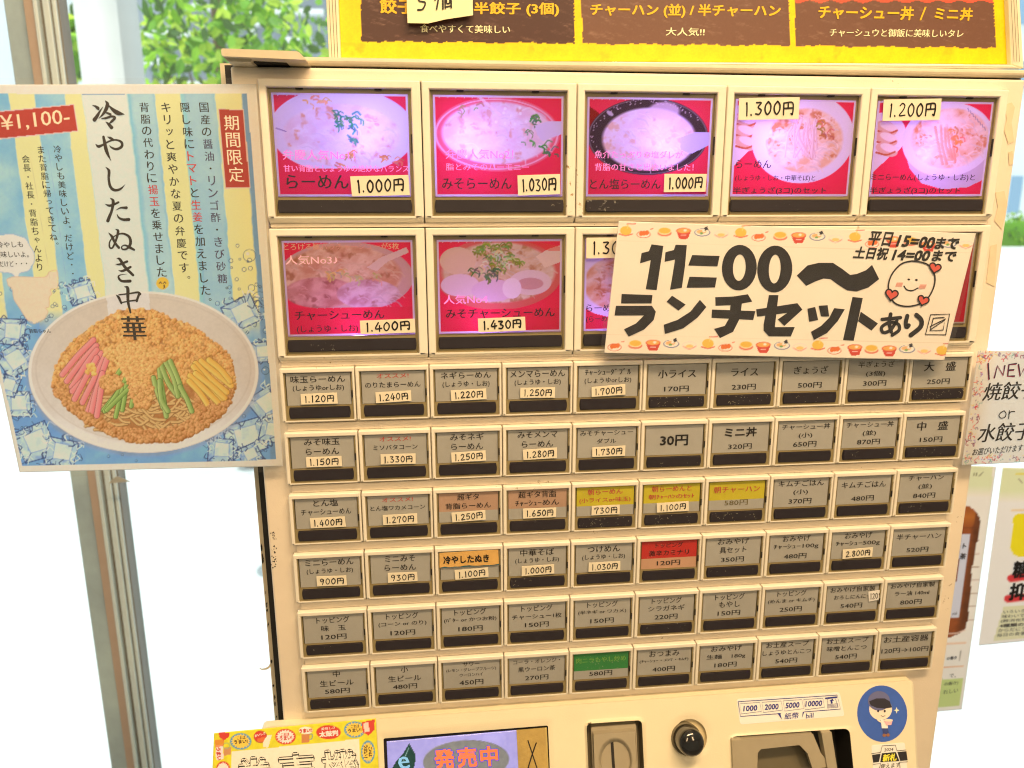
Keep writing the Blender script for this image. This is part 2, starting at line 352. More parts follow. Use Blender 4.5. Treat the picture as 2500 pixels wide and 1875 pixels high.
class Print:
    """sheet with photo corners TL TR BR BL; colours are laid down in photo sRGB at photo positions"""
    def __init__(s, quad, step=2.5, base=(255, 255, 255), mapf=None):
        s.mapf = mapf or P
        q = np.array(quad, float); s.nu = int(max(np.hypot(*(q[1] - q[0])), np.hypot(*(q[2] - q[3]))) / step) + 1
        s.nv = int(max(np.hypot(*(q[3] - q[0])), np.hypot(*(q[2] - q[1]))) / step) + 1
        a, b = np.meshgrid(np.linspace(0, 1, s.nu), np.linspace(0, 1, s.nv)); a = a[..., None]; b = b[..., None]
        p = (q[0] * (1 - a) + q[1] * a) * (1 - b) + (q[3] * (1 - a) + q[2] * a) * b
        s.a, s.b = a[..., 0], b[..., 0]; s.X, s.Y = p[..., 0], p[..., 1]; s.C = np.empty(p.shape[:2] + (3,)); s.C[:] = base; s.aa = step * .6; s.q = q
    def blend(s, m, c): m = np.clip(m, 0, 1)[..., None]; s.C = s.C * (1 - m) + np.asarray(c, float) * m
    def ell(s, cx, cy, rx, ry, c, soft=None, rot=0.0, al=1.0):
        co, si = math.cos(rot), math.sin(rot); x, y = s.X - cx, s.Y - cy; x, y = x * co + y * si, -x * si + y * co
        d = (1 - np.sqrt((x / rx) ** 2 + (y / ry) ** 2)) * min(rx, ry); s.blend((d / (soft or s.aa) + .5) * al if soft is None else np.clip(d / soft + .5, 0, 1) * al, c)
    def ring(s, cx, cy, rx, ry, wd, c, al=1.0, rot=0.0):
        co, si = math.cos(rot), math.sin(rot); x, y = s.X - cx, s.Y - cy; x, y = x * co + y * si, -x * si + y * co
        d = np.abs(1 - np.sqrt((x / rx) ** 2 + (y / ry) ** 2)) * min(rx, ry); s.blend(np.clip((wd / 2 - d) / s.aa + .5, 0, 1) * al, c)
    def polym(s, pts):
        inside = np.zeros(s.X.shape, bool); n = len(pts)
        for i in range(n):
            (x0, y0), (x1, y1) = pts[i], pts[(i + 1) % n]
            if y0 == y1: continue
            inside ^= ((s.Y < y0) != (s.Y < y1)) & (s.X < (x1 - x0) * (s.Y - y0) / (y1 - y0) + x0)
        return inside.astype(float)
    def poly(s, pts, c, al=1.0): s.blend(s.polym(pts) * al, c)
    def stroke(s, pts, wd, c, c2=None, al=1.0):
        best = np.full(s.X.shape, 1e9)
        pts = catmull(pts, 4) if len(pts) > 2 else np.array(pts, float)
        x0, x1, y0, y1 = pts[:, 0].min() - wd, pts[:, 0].max() + wd, pts[:, 1].min() - wd, pts[:, 1].max() + wd
        M_ = (s.X > x0) & (s.X < x1) & (s.Y > y0) & (s.Y < y1)
        if not M_.any(): return
        X, Y = s.X[M_], s.Y[M_]; d = np.full(X.shape, 1e9); sd = np.zeros(X.shape)
        for (ax, ay), (bx, by) in zip(pts[:-1], pts[1:]):
            L = (bx - ax) ** 2 + (by - ay) ** 2 + 1e-9; t = np.clip(((X - ax) * (bx - ax) + (Y - ay) * (by - ay)) / L, 0, 1)
            px, py = X - ax - t * (bx - ax), Y - ay - t * (by - ay); dd = np.hypot(px, py); k = dd < d; d[k] = dd[k]; sd[k] = px[k]
        al_ = np.clip((wd / 2 - d) / s.aa + .5, 0, 1) * al; col = np.asarray(c, float) * np.ones((len(X), 3))
        if c2 is not None:
            g = np.clip(.5 + sd / wd, 0, 1)[:, None]; col = col * (1 - g) + np.asarray(c2, float) * g
        s.C[M_] = s.C[M_] * (1 - al_[:, None]) + col * al_[:, None]
    def blobs(s, n, mask, r, ca, cb, seed=1, shade=35):
        rg = np.random.default_rng(seed); idx = np.argwhere(mask > .5)
        if not len(idx): return
        px = math.hypot(s.X[0, 1] - s.X[0, 0], s.Y[0, 1] - s.Y[0, 0]); ca, cb = np.array(ca, float), np.array(cb, float)
        pk = idx[rg.integers(0, len(idx), n)]; pk = pk[np.argsort(pk[:, 0])]
        for (j, i) in pk:
            rr = r * rg.uniform(.6, 1.25); k = int(rr / px) + 2; j0, j1, i0, i1 = max(0, j - k), j + k + 1, max(0, i - k), i + k + 1
            x, y = s.X[j0:j1, i0:i1] - s.X[j, i], s.Y[j0:j1, i0:i1] - s.Y[j, i]; d = np.hypot(x, y) / rr
            al = np.clip((1 - d) * 3, 0, 1)[..., None]; col = ca + (cb - ca) * rg.random() + (-(x + y) / rr * shade * .6 - d * shade * .5)[..., None]
            s.C[j0:j1, i0:i1] = s.C[j0:j1, i0:i1] * (1 - al) + col * al
    def noise(s, sc, amp, seed=3): s.C = s.C * (1 + amp * (fbm(s.X, s.Y, sc, seed) - .5) * 2)[..., None]
    def build(s, name, parent, m, w, ill=ILL, thick=0.012, backm=None):
        wv = w(s.X, s.Y) if callable(w) else w
        W = s.mapf(s.X, s.Y, wv).reshape(-1, 3); n, k = s.nv, s.nu; idx = np.arange(n * k).reshape(n, k)
        fc = np.stack([idx[1:, :-1], idx[1:, 1:], idx[:-1, 1:], idx[:-1, :-1]], -1).reshape(-1, 4)
        # a rim gives the sheet its thickness
        b = np.concatenate([idx[0, :], idx[1:, -1], idx[-1, -2::-1], idx[-2:0:-1, 0]]); nb = len(b); B = W[b].copy(); B[:, 1] += thick * S
        V = np.vstack([W, B]); rim = np.stack([b, np.roll(b, -1), n * k + (np.arange(nb) + 1) % nb, n * k + np.arange(nb)], -1)
        fc = np.vstack([fc, rim])
        me = bpy.data.meshes.new(name); me.vertices.add(len(V)); me.vertices.foreach_set('co', V.ravel())
        me.loops.add(fc.size); me.loops.foreach_set('vertex_index', fc.ravel().astype(np.int32))
        me.polygons.add(len(fc)); me.polygons.foreach_set('loop_start', np.arange(0, fc.size, 4, dtype=np.int32))
        me.update(calc_edges=True)
        at = me.color_attributes.new('print', 'FLOAT_COLOR', 'POINT'); col = np.ones((len(V), 4)); c = pc(np.clip(s.C, 0, 255), ill).reshape(-1, 3)
        col[:len(W), :3] = c; col[len(W):, :3] = c[b]; at.data.foreach_set('color', col.ravel()); me.materials.append(m)
        return link(name, me, parent)
def laminate(name, quad, parent, w, r=10, thick=0.006):
    """clear film with rounded corners around a sheet"""
    q = [Vector(p) for p in quad]; pts = []
    for i in range(4):
        a, b, c = q[i - 1], q[i], q[(i + 1) % 4]; d1, d2 = (a - b).normalized() * r, (c - b).normalized() * r
        for t in (0, .33, .67, 1): pts.append(tuple(b + d1 * (1 - t) ** 2 + d2 * t * t))
    mb = MB(); mb.poly(pts, w, M_lam); return mb.build(name, parent)
# ================================================================== THE PLACE
MACH = empty('ticket_machine', UV(5, 34, -3), 'cream meal ticket vending machine covered with rows of order buttons', 'ticket machine')

def rrect(q, r, n=4):
    q = [Vector(p) for p in q]; out = []
    for i in range(4):
        a, b, c = q[i - 1], q[i], q[(i + 1) % 4]; d1, d2 = (a - b).normalized() * r, (c - b).normalized() * r
        for k in range(n + 1):
            t = k / n; out.append(tuple(b + d1 * (1 - t) ** 2 + d2 * t * t))
    return out
def plate(mb, outer, holes, wf, wb, m, ch=4.0):
    """plate front at wf with chamfered outer edge, holes given as (front loop, inner loop, inner depth)"""
    loops = [outer] + [h[0] for h in holes]; W = [P([p[0] for p in l], [p[1] for p in l], CP(wf)) for l in loops]
    allv = np.concatenate(W); tri = tessellate_polygon([[Vector(p) for p in l] for l in W]); f = []
    for t in tri:
        a, b, c = (Vector(allv[i]) for i in t); f.append(t if (b - a).cross(c - a).y < 0 else t[::-1])
    mb.add(allv, f, m)
    def wall(l0, w0, l1, w1):
        n = len(l0); A = P([p[0] for p in l0], [p[1] for p in l0], CP(w0)); B = P([p[0] for p in l1], [p[1] for p in l1], CP(w1))
        mb.add(np.concatenate([A, B]), [(i, (i + 1) % n, n + (i + 1) % n, n + i) for i in range(n)], m)
    c = np.mean(outer, axis=0); o2 = [tuple(np.array(p) + (np.array(p) - c) / np.linalg.norm(np.array(p) - c) * ch) for p in outer]
    wall(outer, wf, o2, wf - .03)
    A = P([p[0] for p in o2], [p[1] for p in o2], CP(wf - .03)); B = A.copy(); B[:, 1] = -wb * S; n = len(outer)
    mb.add(np.concatenate([A, B]), [(i, (i + 1) % n, n + (i + 1) % n, n + i) for i in range(n)], m)
    for fl, il, wi in holes:
        k = 4; fa, ia = np.array(fl), np.array(il); prev = (fl, wf)
        for j in range(1, k + 1):
            t = j / k; tt = math.sin(t * math.pi / 2); l = [tuple(p) for p in fa + (ia - fa) * t]; wv = wf + (wi - wf) * (1 - math.cos(t * math.pi / 2)); wall(prev[0], prev[1], l, wv); prev = (l, wv)

# ---- cabinet behind the door, door panel
cb = MB()
x0 = P(641, 1400, -.55)[0] / S; 
cb.box(x0, 10.1, -4.36, 33.4, -8.5, -.95, M_body); cab = cb.build('cabinet', MACH, bevel=.0015)
for q_ in ((x0, -.12, -4.36, 33.4), (10.0, 10.1, -4.36, 33.4), (-.12, 10.0, -4.36, -4.12), (-.12, 10.0, 0, 33.4)):
    cb = MB(); cb.box(*q_, -.95, -.55, M_body); cb.build('cabinet_rim', MACH)
for q_ in ((x0 + .1, -.05, -4.30, 33.2), (9.95, 10.05, -4.30, 33.2), (-.05, 9.95, -4.30, -4.1), (-.05, 9.95, .02, 33.2)):
    g = MB(); g.box(*q_, -.55, -.38, M_dark); g.build('door_seal', MACH)
pm = MB()
us, vs = [-.335, .0, 9.99, 10.31], [-4.235, -4.05, -.06, 33.0]
pts = [(u, v) for v in vs for u in us]; fr = UV([p[0] for p in pts], [p[1] for p in pts], -.12); bk = UV([p[0] for p in pts], [p[1] for p in pts], -.38)
fc = []
for j in range(3):
    for i in range(3):
        if (i, j) != (1, 1): q = j * 4 + i; fc.append((q, q + 4, q + 5, q + 1))
for a, b in ((0, 1), (1, 2), (2, 3)): fc += [(a, b, b + 16, a + 16), (12 + b, 12 + a, 28 + a, 28 + b), (4 * b, 4 * a, 16 + 4 * a, 16 + 4 * b), (3 + 4 * a, 3 + 4 * b, 19 + 4 * b, 19 + 4 * a)]
for a, b in ((5, 6), (6, 10), (10, 9), (9, 5)): fc.append((b, a, a + 16, b + 16))
pm.add(np.concatenate([fr, bk]), fc, M_panel); pm.build('door_panel', MACH, bevel=.0016, seg=3)
# thin strips between the rows
for r in range(6):
    st = MB(); st.box(.045, 9.955, r + .878 if r < 5 else r + .878, r + 1.0 if r < 5 else r + 1.0, -.119, -.085, M_panel)
    if r < 5: st.build('row_strip', MACH, bevel=.0006)
st = MB(); st.box(.02, 9.98, -.068, .0, -.119, -.085, M_panel); st.build('row_strip', MACH, bevel=.0006)
for r in range(2):
    st = MB(); st.box(.02, 9.98, (-2.105, -.10)[r], (-2.055, -.07)[r], -.119, -.075, M_panel); st.build('row_strip', MACH, bevel=.0005)

# paint chips at the left edge of the door
ch = MB()
for k in range(46):
    x = 668 + random.gauss(0, 3.2) + (k % 3) * 1.2; y = random.choice([random.uniform(1300, 1316), random.uniform(1330, 1386), random.uniform(1340, 1385)]); r0 = random.uniform(.5, 2.0)
    ch.poly([(x + r0 * random.uniform(.5, 1.2) * math.cos(a), y + r0 * random.uniform(.5, 1.5) * math.sin(a)) for a in np.linspace(0, 5.4, 6)], -.116, M_dark)
setp(ch.build('paint_chips', MACH), kind='stuff')
ce = MB()
for k in range(16):
    y = random.choice([random.uniform(1320, 1380), random.uniform(1440, 1640), random.uniform(1650, 1750)]); x = 573 + 44 * 0 + (y - 1100) * .125 + 43; r0 = random.uniform(1, 3)
    xx = 641 + (y - 1400) * .085
    ce.poly([(xx + 3.5 + random.uniform(-1, 1) + r0 * math.cos(a) * .8, y + r0 * random.uniform(1, 4) * math.sin(a)) for a in np.linspace(0, 5.4, 6)], -.54, M_dark)
setp(ce.build('edge_chips', MACH), kind='stuff')

# glue left by old tape on the right of the door
M_glue = mat('old glue', ph(236, 204, 150), .25, vary=.08, scale=120, coat=.25)
for l in ([(2452, 256), (2470, 250), (2478, 262), (2470, 300), (2476, 345), (2462, 352), (2452, 320), (2458, 290)], [(2430, 470), (2452, 466), (2460, 500), (2446, 560), (2428, 540), (2436, 505)], [(2462, 372), (2472, 368), (2474, 400), (2464, 404)], [(2418, 600), (2434, 596), (2428, 700), (2408, 690), (2414, 640)]):
    gm = MB(); gm.poly(l, -.112, M_glue); gm.build('glue_patch', MACH)
# ---- top cover, hinge and moulding
tp = MB(); tp.box(-.36, 10.33, -4.375, -4.262, -1.6, -.10, M_body); tp.build('top_moulding', MACH, bevel=.0022, seg=3)
tp = MB(); tp.box(-.30, 10.3, -4.262, -4.236, -.9, -.2, M_dark); tp.build('top_gap', MACH)
fl = MB(); fl.poly(rrect([(539, 118), (728, 125), (748, 146), (541, 137)], 6), .25, M_body, thick=2.0); fl.build('top_flap', MACH, bevel=.0018)
fl = MB(); fl.poly([(543, 137), (556, 150), (612, 152), (616, 140)], .15, M_body, thick=1.2); fl.build('flap_hinge', MACH, bevel=.001)
fl = MB(); fl.poly([(612, 141), (745, 147), (742, 153), (612, 152)], .04, M_dark, thick=1.0); fl.build('hinge_gap', MACH)

# ------------------------------------------------------------------ order buttons
import bmesh
def template(name, u0, u1, v0, iu0, iu1, iv0, iv1, ob, vb, m, bev):
    bm = bmesh.new()
    def ring(us, w): return [bm.verts.new(UV(u, v, w)) for u, v in us]
    A = ring([(u0, v0), (u1, v0), (u1, ob), (u0, ob)], 0); B = ring([(iu0, iv0), (iu1, iv0), (iu1, iv1), (iu0, iv1)], 0)
    C_ = ring([(u0, v0), (u1, v0), (u1, vb), (u0, vb)], -.12); D = ring([(iu0 + .004, iv0 + .004), (iu1 - .004, iv0 + .004), (iu1 - .004, iv1 - .004), (iu0 + .004, iv1 - .004)], -.13)
    for i in range(4):
        j = (i + 1) % 4; bm.faces.new((A[i], B[i], B[j], A[j])); bm.faces.new((C_[i], A[i], A[j], C_[j])); bm.faces.new((B[i], D[i], D[j], B[j]))
    bmesh.ops.recalc_face_normals(bm, faces=bm.faces)
    As, Bs, Cs = set(A), set(B), set(C_)
    ed = [e for e in bm.edges if set(e.verts) <= As or set(e.verts) <= Bs or (any(v in As for v in e.verts) and any(v in Cs for v in e.verts))]
    bmesh.ops.bevel(bm, geom=ed, offset=bev, segments=3, affect='EDGES', profile=.5)
    me = bpy.data.meshes.new(name); bm.to_mesh(me); bm.free(); me.materials.append(m)
    me.polygons.foreach_set('use_smooth', [False] * len(me.polygons)); return me
def boxmesh(name, boxes, bev=.0004):
    mb = MB()
    for b in boxes: mb.box(*b)
    me = bpy.data.meshes.new(name); me.from_pydata(np.concatenate(mb.v).tolist(), [], mb.f)
    for m in mb.m: me.materials.append(m)
    me.polygons.foreach_set('material_index', mb.mi); me.update(); return me
def barmesh(name, u0, u1, v0, v1, w0, w1, m):
    bm = bmesh.new(); n = 6; loop = []
    for k in range(n + 1): t = k / n; loop.append((u1 - .014 * (2 * t - 1) ** 2, v0 + (v1 - v0) * t))
    for k in range(n + 1): t = k / n; loop.append((u0 + .014 * (2 * t - 1) ** 2, v1 + (v0 - v1) * t))
    A = [bm.verts.new(UV(u, v, w1)) for u, v in loop]; B = [bm.verts.new(UV(u, v, w0)) for u, v in loop]
    bm.faces.new(A); k = len(A); fs = [bm.faces.new((A[i], A[(i + 1) % k], B[(i + 1) % k], B[i])) for i in range(k)]
    bmesh.ops.recalc_face_normals(bm, faces=bm.faces)
    bmesh.ops.bevel(bm, geom=[e for e in bm.edges if e.verts[0] in A and e.verts[1] in A], offset=.0005, segments=2, affect='EDGES')
    me = bpy.data.meshes.new(name); bm.to_mesh(me); bm.free(); me.materials.append(m); return me
def put(name, me, parent, loc):
    o = bpy.data.objects.new(name, me); COL.objects.link(o); o.location = loc; o.parent = parent; o.matrix_parent_inverse = parent.matrix_basis.inverted(); return o
SB = template('button bezel', .008, .993, .004, .055, .962, .075, .812, .822, .877, M_bezel, .0006)
ST = boxmesh('button tray', [(.052, .966, .07, .598, -.16, -.075, M_tray), (.052, .966, .5985, .815, -.16, -.026, M_tray), (.060, .957, .586, .598, -.075, -.03, M_tray), (.058, .072, .08, .81, -.075, -.025, M_tray), (.945, .960, .08, .81, -.075, -.025, M_tray), (.058, .96, .800, .81, -.027, -.014, M_tray)])
SC1 = boxmesh('button clip', [(.946, .961, .36, .47, -.03, -.008, M_dark), (.946, .961, .20, .36, -.03, -.012, M_tray)])
SCV = boxmesh('button cover', [(.074, .944, .082, .584, -.022, -.016, M_cover)])
SBAR = barmesh('push bar', .098, .920, .605, .780, -.07, -.008, M_bar)
CARDS = {'grey': M_card,
 'pink': mat('pinkish name card', ph(190, 146, 110), .5, vary=.07, scale=55), 'yellow': mat('yellow name card', ph(206, 182, 40), .5, vary=.09, scale=55, speck=.42, spcol=ph(225, 205, 130)),
 'red': mat('red name card', ph(200, 46, 36), .5, vary=.06, scale=55, speck=.43, spcol=ph(225, 150, 110)), 'redlow': mat('pale red name card', ph(208, 154, 112), .5, vary=.06, scale=55),
 'green': mat('green name card', ph(54, 132, 60), .5, vary=.1, scale=55, speck=.43, spcol=ph(130, 170, 100)), 'teal': mat('teal name card', ph(60, 130, 135), .5),
 'tape': mat('orange kraft tape', ph(228, 168, 82), .75, vary=.1, scale=110, bump=.3, bscale=700)}
K = ink(28, 22, 20); RED = ink(196, 74, 56); FADE = ink(112, 96, 52); GLT = ink(128, 172, 70)
OS = ('オススメ!', .43, .155, .072, RED); SS = ('(しょうゆ・しお)', .65, .32, .10); TP = ('トッピング', .47, .18, .11); OM = ('おみやげ', .44, .16, .11); RA = ('らーめん', .45, .32, .105)
def yen(t): return (t, .36 if len(t) < 5 else .8, .485, .095)
ROWS = [
 [([('味玉らーめん', .72, .18, .105), ('(しょうゆorしお)', .68, .32, .10)], '1.120円'), ([OS, ('のりたまらーめん', .75, .295, .085)], '1.240円'), ([('ネギらーめん', .69, .175, .105), SS], '1.220円'),
  ([('メンマらーめん', .77, .18, .105), SS], '1.250円'), ([('ﾁｬｰｼｭｰﾀﾞﾌﾞﾙ', .66, .18, .10), ('(しょうゆorしお)', .67, .32, .10)], '1.700円'),
  ([('小ライス', .55, .24, .135, None, .015), yen('170円')], None), ([('ライス', .40, .24, .13, None, .01), yen('230円')], None), ([('ぎょうざ', .52, .235, .13, None, .01), yen('500円')], None),
  ([('半ぎょうざ', .56, .165, .105), ('(3個)', .30, .325, .10), yen('300円')], None), ([('大　盛', .50, .23, .155, None, .015), yen('250円')], None)],
 [([('みそ味玉', .48, .165, .11), RA], '1.150円'), ([OS, ('ミソバタコーン', .61, .29, .08)], '1.330円'), ([('みそネギ', .47, .16, .115), RA], '1.250円'), ([('みそメンマ', .57, .165, .105), RA], '1.280円'),
  ([('みそチャーシュー', .77, .175, .085), ('ダブル', .28, .31, .08)], '1.730円'), ([('30円', .41, .34, .175, None, .018)], None), ([('ミニ丼', .48, .24, .155, None, .018), yen('320円')], None),
  ([('チャーシュー丼', .74, .185, .095), ('(小)', .21, .335, .10), yen('650円')], None), ([('チャーシュー丼', .74, .185, .095), ('(並)', .21, .335, .10), yen('870円')], None), ([('中　盛', .49, .245, .155, None, .015), yen('150円')], None)],
 [([('とん塩', .34, .16, .11), ('チャーシューめん', .69, .31, .10)], '1.400円'), ([OS, ('とん塩ワカメコーン', .77, .29, .08)], '1.270円'), ([('超ギタ', .31, .16, .11), ('背脂らーめん', .65, .31, .10)], '1.250円', 'pink'),
  ([('超ギタ背脂', .55, .165, .115), ('ﾁｬｰｼｭｰめん', .64, .31, .095)], '1.650円', 'pink'), ([('朝らーめん', .52, .17, .10, RED, .012), ('(小ライスor味玉)', .76, .315, .095, RED)], '730円', 'yellow'),
  ([('朝らーめんと', .60, .165, .10, RED, .012), ('朝ﾁｬｰﾊﾝのｾｯﾄ', .69, .30, .085, RED, .01)], '1.100円', 'yellow'), ([('朝チャーハン', .71, .225, .115, RED, .01), ('580円', .36, .46, .10, FADE)], None, 'yellow2'),
  ([('キムチごはん', .71, .165, .105), ('(小)', .23, .325, .10), yen('370円')], None), ([('キムチごはん', .71, .235, .11), yen('480円')], None), ([('チャーハン', .57, .165, .09), ('(並)', .22, .32, .10), yen('840円')], None)],
 [([('ミニらーめん', .68, .165, .11), SS], '900円'), ([('ミニみそ', .43, .165, .11), RA], '930円'), ([], '1.100円', 'tape'), ([('中華そば', .50, .175, .12), SS], '1.000円'), ([('つけめん', .49, .175, .115), SS], '1.030円'),
  ([('トッピング', .42, .165, .085), ('激辛カミナリ', .62, .30, .10), yen('120円')], None, 'red'), ([('おみやげ', .49, .155, .105), ('具セット', .42, .31, .11), yen('350円')], None),
  ([OM, ('ﾁｬｰｼｭｰ100g', .72, .31, .10), yen('480円')], None), ([OM, ('ﾁｬｰｼｭｰ500g', .72, .31, .10)], '2.800円'), ([('半チャーハン', .74, .235, .11), yen('520円')], None)],
 [([TP, ('味　玉', .35, .325, .10), yen('120円')], None), ([TP, ('(コーン or のり)', .70, .325, .09), yen('120円')], None), ([TP, ('(ﾊﾞﾀｰ or かつお粉)', .78, .32, .09), yen('180円')], None),
  ([TP, ('チャーシュー1枚', .75, .33, .09), yen('150円')], None), ([TP, ('(半ネギ or ワカメ)', .74, .32, .085), yen('150円')], None), ([TP, ('シラガネギ', .57, .32, .10), yen('220円')], None),
  ([TP, ('もやし', .33, .32, .11), yen('150円')], None), ([TP, ('(めんま or キムチ)', .76, .325, .085), yen('250円')], None), ([('おみやげ自家製', .74, .17, .10), ('おろしにんにく', .60, .315, .08), yen('540円')], None), ([('おみやげ自家製', .74, .16, .095), ('ラー油 140ml', .58, .31, .09), yen('800円')], None)],
 [([('中', .10, .165, .11), ('生ビール', .49, .33, .11), yen('580円')], None), ([('小', .11, .165, .115), ('生ビール', .49, .33, .11), yen('480円')], None),
  ([('サワー', .25, .145, .075), ('(レモン・グレープフルーツ)', .75, .25, .075), ('ウーロンハイ', .35, .345, .06), ('450円', .36, .49, .10)], None), ([('コーラ・オレンジ・', .72, .17, .08), ('黒ウーロン茶', .57, .315, .095), yen('270円')], None),
  ([('肉ニラもやし炒め', .78, .22, .105, GLT), yen('580円')], None, 'green'), ([('おつまみ', .48, .185, .115), ('(ﾁｬｰｼｭｰ・ﾒﾝﾏ・ｷﾑﾁ)', .78, .32, .065), yen('400円')], None), ([('おみやげ', .50, .165, .105), ('生麺　180g', .63, .325, .10), yen('180円')], None),
  ([('お土産スープ', .70, .165, .105), ('しょうゆとんこつ', .80, .315, .09), yen('540円')], None), ([('お土産スープ', .70, .165, .105), ('味噌とんこつ', .67, .315, .10), yen('540円')], None), ([('お土産容器', .76, .205, .125, None, .01), ('120円→100円', .80, .43, .10)], None)]]
WC = -.036
def sticker(name, parent, cu, cv, wu, hv, text, rot, lw, w=-.007, sp=None, mm=None):
    """hand lettered paper slip at button coordinates"""
    mb = MB(); c, s_ = math.cos(rot), math.sin(rot)
    def mp(x, y, ww):            # x, y in 1/200 unit
        x, y = np.asarray(x, float), np.asarray(y, float); X, Y = x * c - y * s_, x * s_ + y * c
        return UV(cu + X / 200, cv + Y / 200 / RR, ww)
    a, b = wu * 100, hv * 100 * RR
    j = lambda: random.uniform(-1, 1) * .8
    q = [(-a + j(), -b + j()), (a + j(), -b + j()), (a + j(), b + j()), (-a + j(), b + j())]
    Fp = mp([p[0] for p in q], [p[1] for p in q], w); Bk = mp([p[0] for p in q], [p[1] for p in q], w - .008)
    mb.add(np.concatenate([Bk, Fp]), [(4, 7, 6, 5)] + BOXF[2:], mm or M_sticker)
    x0, x1 = (sp or (-a * .84, a * .84)); hand(mb, text, x0, 0, x1, -b * .05, b * 1.22, lw, w + .003, M_blk, mapf=mp)
    return mb.build(name, parent)
for r, row in enumerate(ROWS):
    for c, cell in enumerate(row):
        lines, price = cell[0], cell[1]; kind = cell[2] if len(cell) > 2 else 'grey'
        off = (c * S, 0, -r * RR * S)
        bt = put('order_button', SB, MACH, off)
        if kind != 'grey': bt['label'] = {'pink': 'button with a pinkish brown card', 'yellow': 'button with a yellow topped card', 'yellow2': 'button with a yellow topped card', 'tape': 'button relabelled with orange tape', 'red': 'button with a red card', 'green': 'button with a green card'}[kind]
        put('button_tray', ST, bt, off); put('cover_clip', SC1, bt, off); put('clear_cover', SCV, bt, off); put('push_bar', SBAR, bt, off)
        cm = MB(); z = {'grey': [(.09, .582, 'grey')], 'pink': [(.09, .40, 'pink'), (.40, .582, 'grey')], 'yellow': [(.09, .41, 'yellow'), (.41, .582, 'grey')], 'yellow2': [(.09, .41, 'yellow'), (.41, .582, 'grey')],
                        'red': [(.09, .395, 'red'), (.395, .582, 'redlow')], 'green': [(.09, .42, 'green'), (.42, .582, 'grey')], 'tape': [(.09, .37, 'teal'), (.37, .582, 'grey')]}[kind]
        for a, b, k in z: cm.box(c + .085, c + .935, r + a, r + b, -.073, WC - .003, CARDS[k])
        card = cm.build('name_card', bt)
        if lines:
            L = Letters('lettering', bt)
            for ln in lines:
                t, wu, v, hv = ln[:4]; m = (ln[4] if len(ln) > 4 else None) or K; bold = ln[5] if len(ln) > 5 else .004
                L.cell(t, c + .505, r + v, wu, hv, m, WC + .001, bold)
        if price:
            n = len(price); sticker('price_sticker', bt, c + .52 + random.uniform(-.02, .02), r + .478, .42 if n < 6 else .485, .165, price, random.uniform(-.05, .02), 2.5)
        if kind == 'tape':
            tm = MB(); e = [(c + .075, r + .085), (c + .93, r + .075), (c + .935, r + .33)] + [(c + .935 - .86 * k / 12, r + .335 + random.uniform(-.008, .012)) for k in range(1, 12)] + [(c + .07, r + .345)]
            W_ = UV([p[0] for p in e], [p[1] for p in e], -.008); tri = tessellate_polygon([[Vector(p) for p in W_]])
            tm.add(W_, [tuple(t) for t in tri], CARDS['tape']); tm.build('orange_tape', bt)
            Letters('lettering', bt).cell('冷やしたぬき', c + .46, r + .215, .66, .135, M_blk, -.003, .02)
WEAR = mat('pale scuff', ph(176, 158, 116), .6)
for (r, c, n, v0, v1) in ((0, 5, 26, .61, .77), (0, 6, 24, .61, .77), (0, 9, 40, .61, .77), (2, 4, 34, .61, .77), (2, 5, 22, .61, .77), (2, 6, 26, .61, .77), (0, 7, 8, .62, .77), (1, 9, 12, .61, .77), (2, 9, 10, .61, .7), (3, 3, 9, .62, .75), (1, 5, 6, .70, .77), (0, 1, 8, .15, .28), (4, 4, 12, .27, .36), (4, 5, 10, .15, .3), (4, 8, 16, .10, .16), (5, 4, 22, .12, .40), (2, 6, 12, .12, .5), (2, 4, 14, .12, .45), (3, 5, 12, .1, .36), (1, 2, 5, .12, .4), (3, 6, 4, .62, .77), (4, 0, 4, .62, .77), (1, 8, 5, .62, .77)):
    wm = MB()
    for k in range(n):
        u, v = c + random.choice([random.uniform(.12, .9), random.gauss(.35, .1)]), r + random.uniform(v0, v1); a = random.uniform(0, 3.1); l = random.uniform(.004, .022); q = random.uniform(.001, .0035); dx, dy = math.cos(a), math.sin(a)
        ww = -.006 if v0 > .5 else -.013
        wm.add(UV([u - dy * q, u + dx * l, u + dy * q * 1.6, u - dx * l * .6], [v + dx * q, v + dy * l, v - dx * q, v - dy * l * .7], ww), [(0, 1, 2, 3)], WEAR)
    setp(wm.build('scuff_marks', MACH), kind='stuff')
sl1 = MB()
slip = sticker('weight_slip', MACH, 8.88, 4.31, .22, .185, '120g', -.12, 1.7, w=-.02, mm=mat('white paper slip', ph(250, 232, 200), .7))

# ---- large picture buttons
BB = template('large button bezel', .008, 1.994, .004, .105, 1.875, .115, 1.86, 1.875, 1.97, M_bezel, .0008)
BT = boxmesh('large button tray', [(.10, .15, .11, 1.865, -.16, -.07, M_tray), (1.83, 1.88, .11, 1.865, -.16, -.07, M_tray), (.15, 1.83, .11, .178, -.16, -.07, M_tray), (.15, 1.83, 1.578, 1.60, -.16, -.05, M_tray), (.15, 1.83, 1.6005, 1.865, -.16, -.045, M_tray),
                                   (.108, .124, .14, 1.85, -.07, -.04, M_tray), (1.858, 1.872, .14, 1.85, -.07, -.04, M_tray), (.13, 1.85, 1.842, 1.857, -.105, -.03, M_tray), (.45, .54, .116, .135, -.07, -.04, M_dark), (1.42, 1.51, .116, .135, -.07, -.04, M_dark), (1.858, 1.874, .72, .98, -.04, -.02, M_dark),
                                   (.70, .76, 1.855, 1.872, -.05, -.005, mat('clear tab', (.75, .66, .45), .3)), (1.18, 1.24, 1.855, 1.872, -.05, -.005, mat('clear tab', (.75, .66, .45), .3))])
M_house = mat('white lamp housing', (.8, .8, .82), .6)
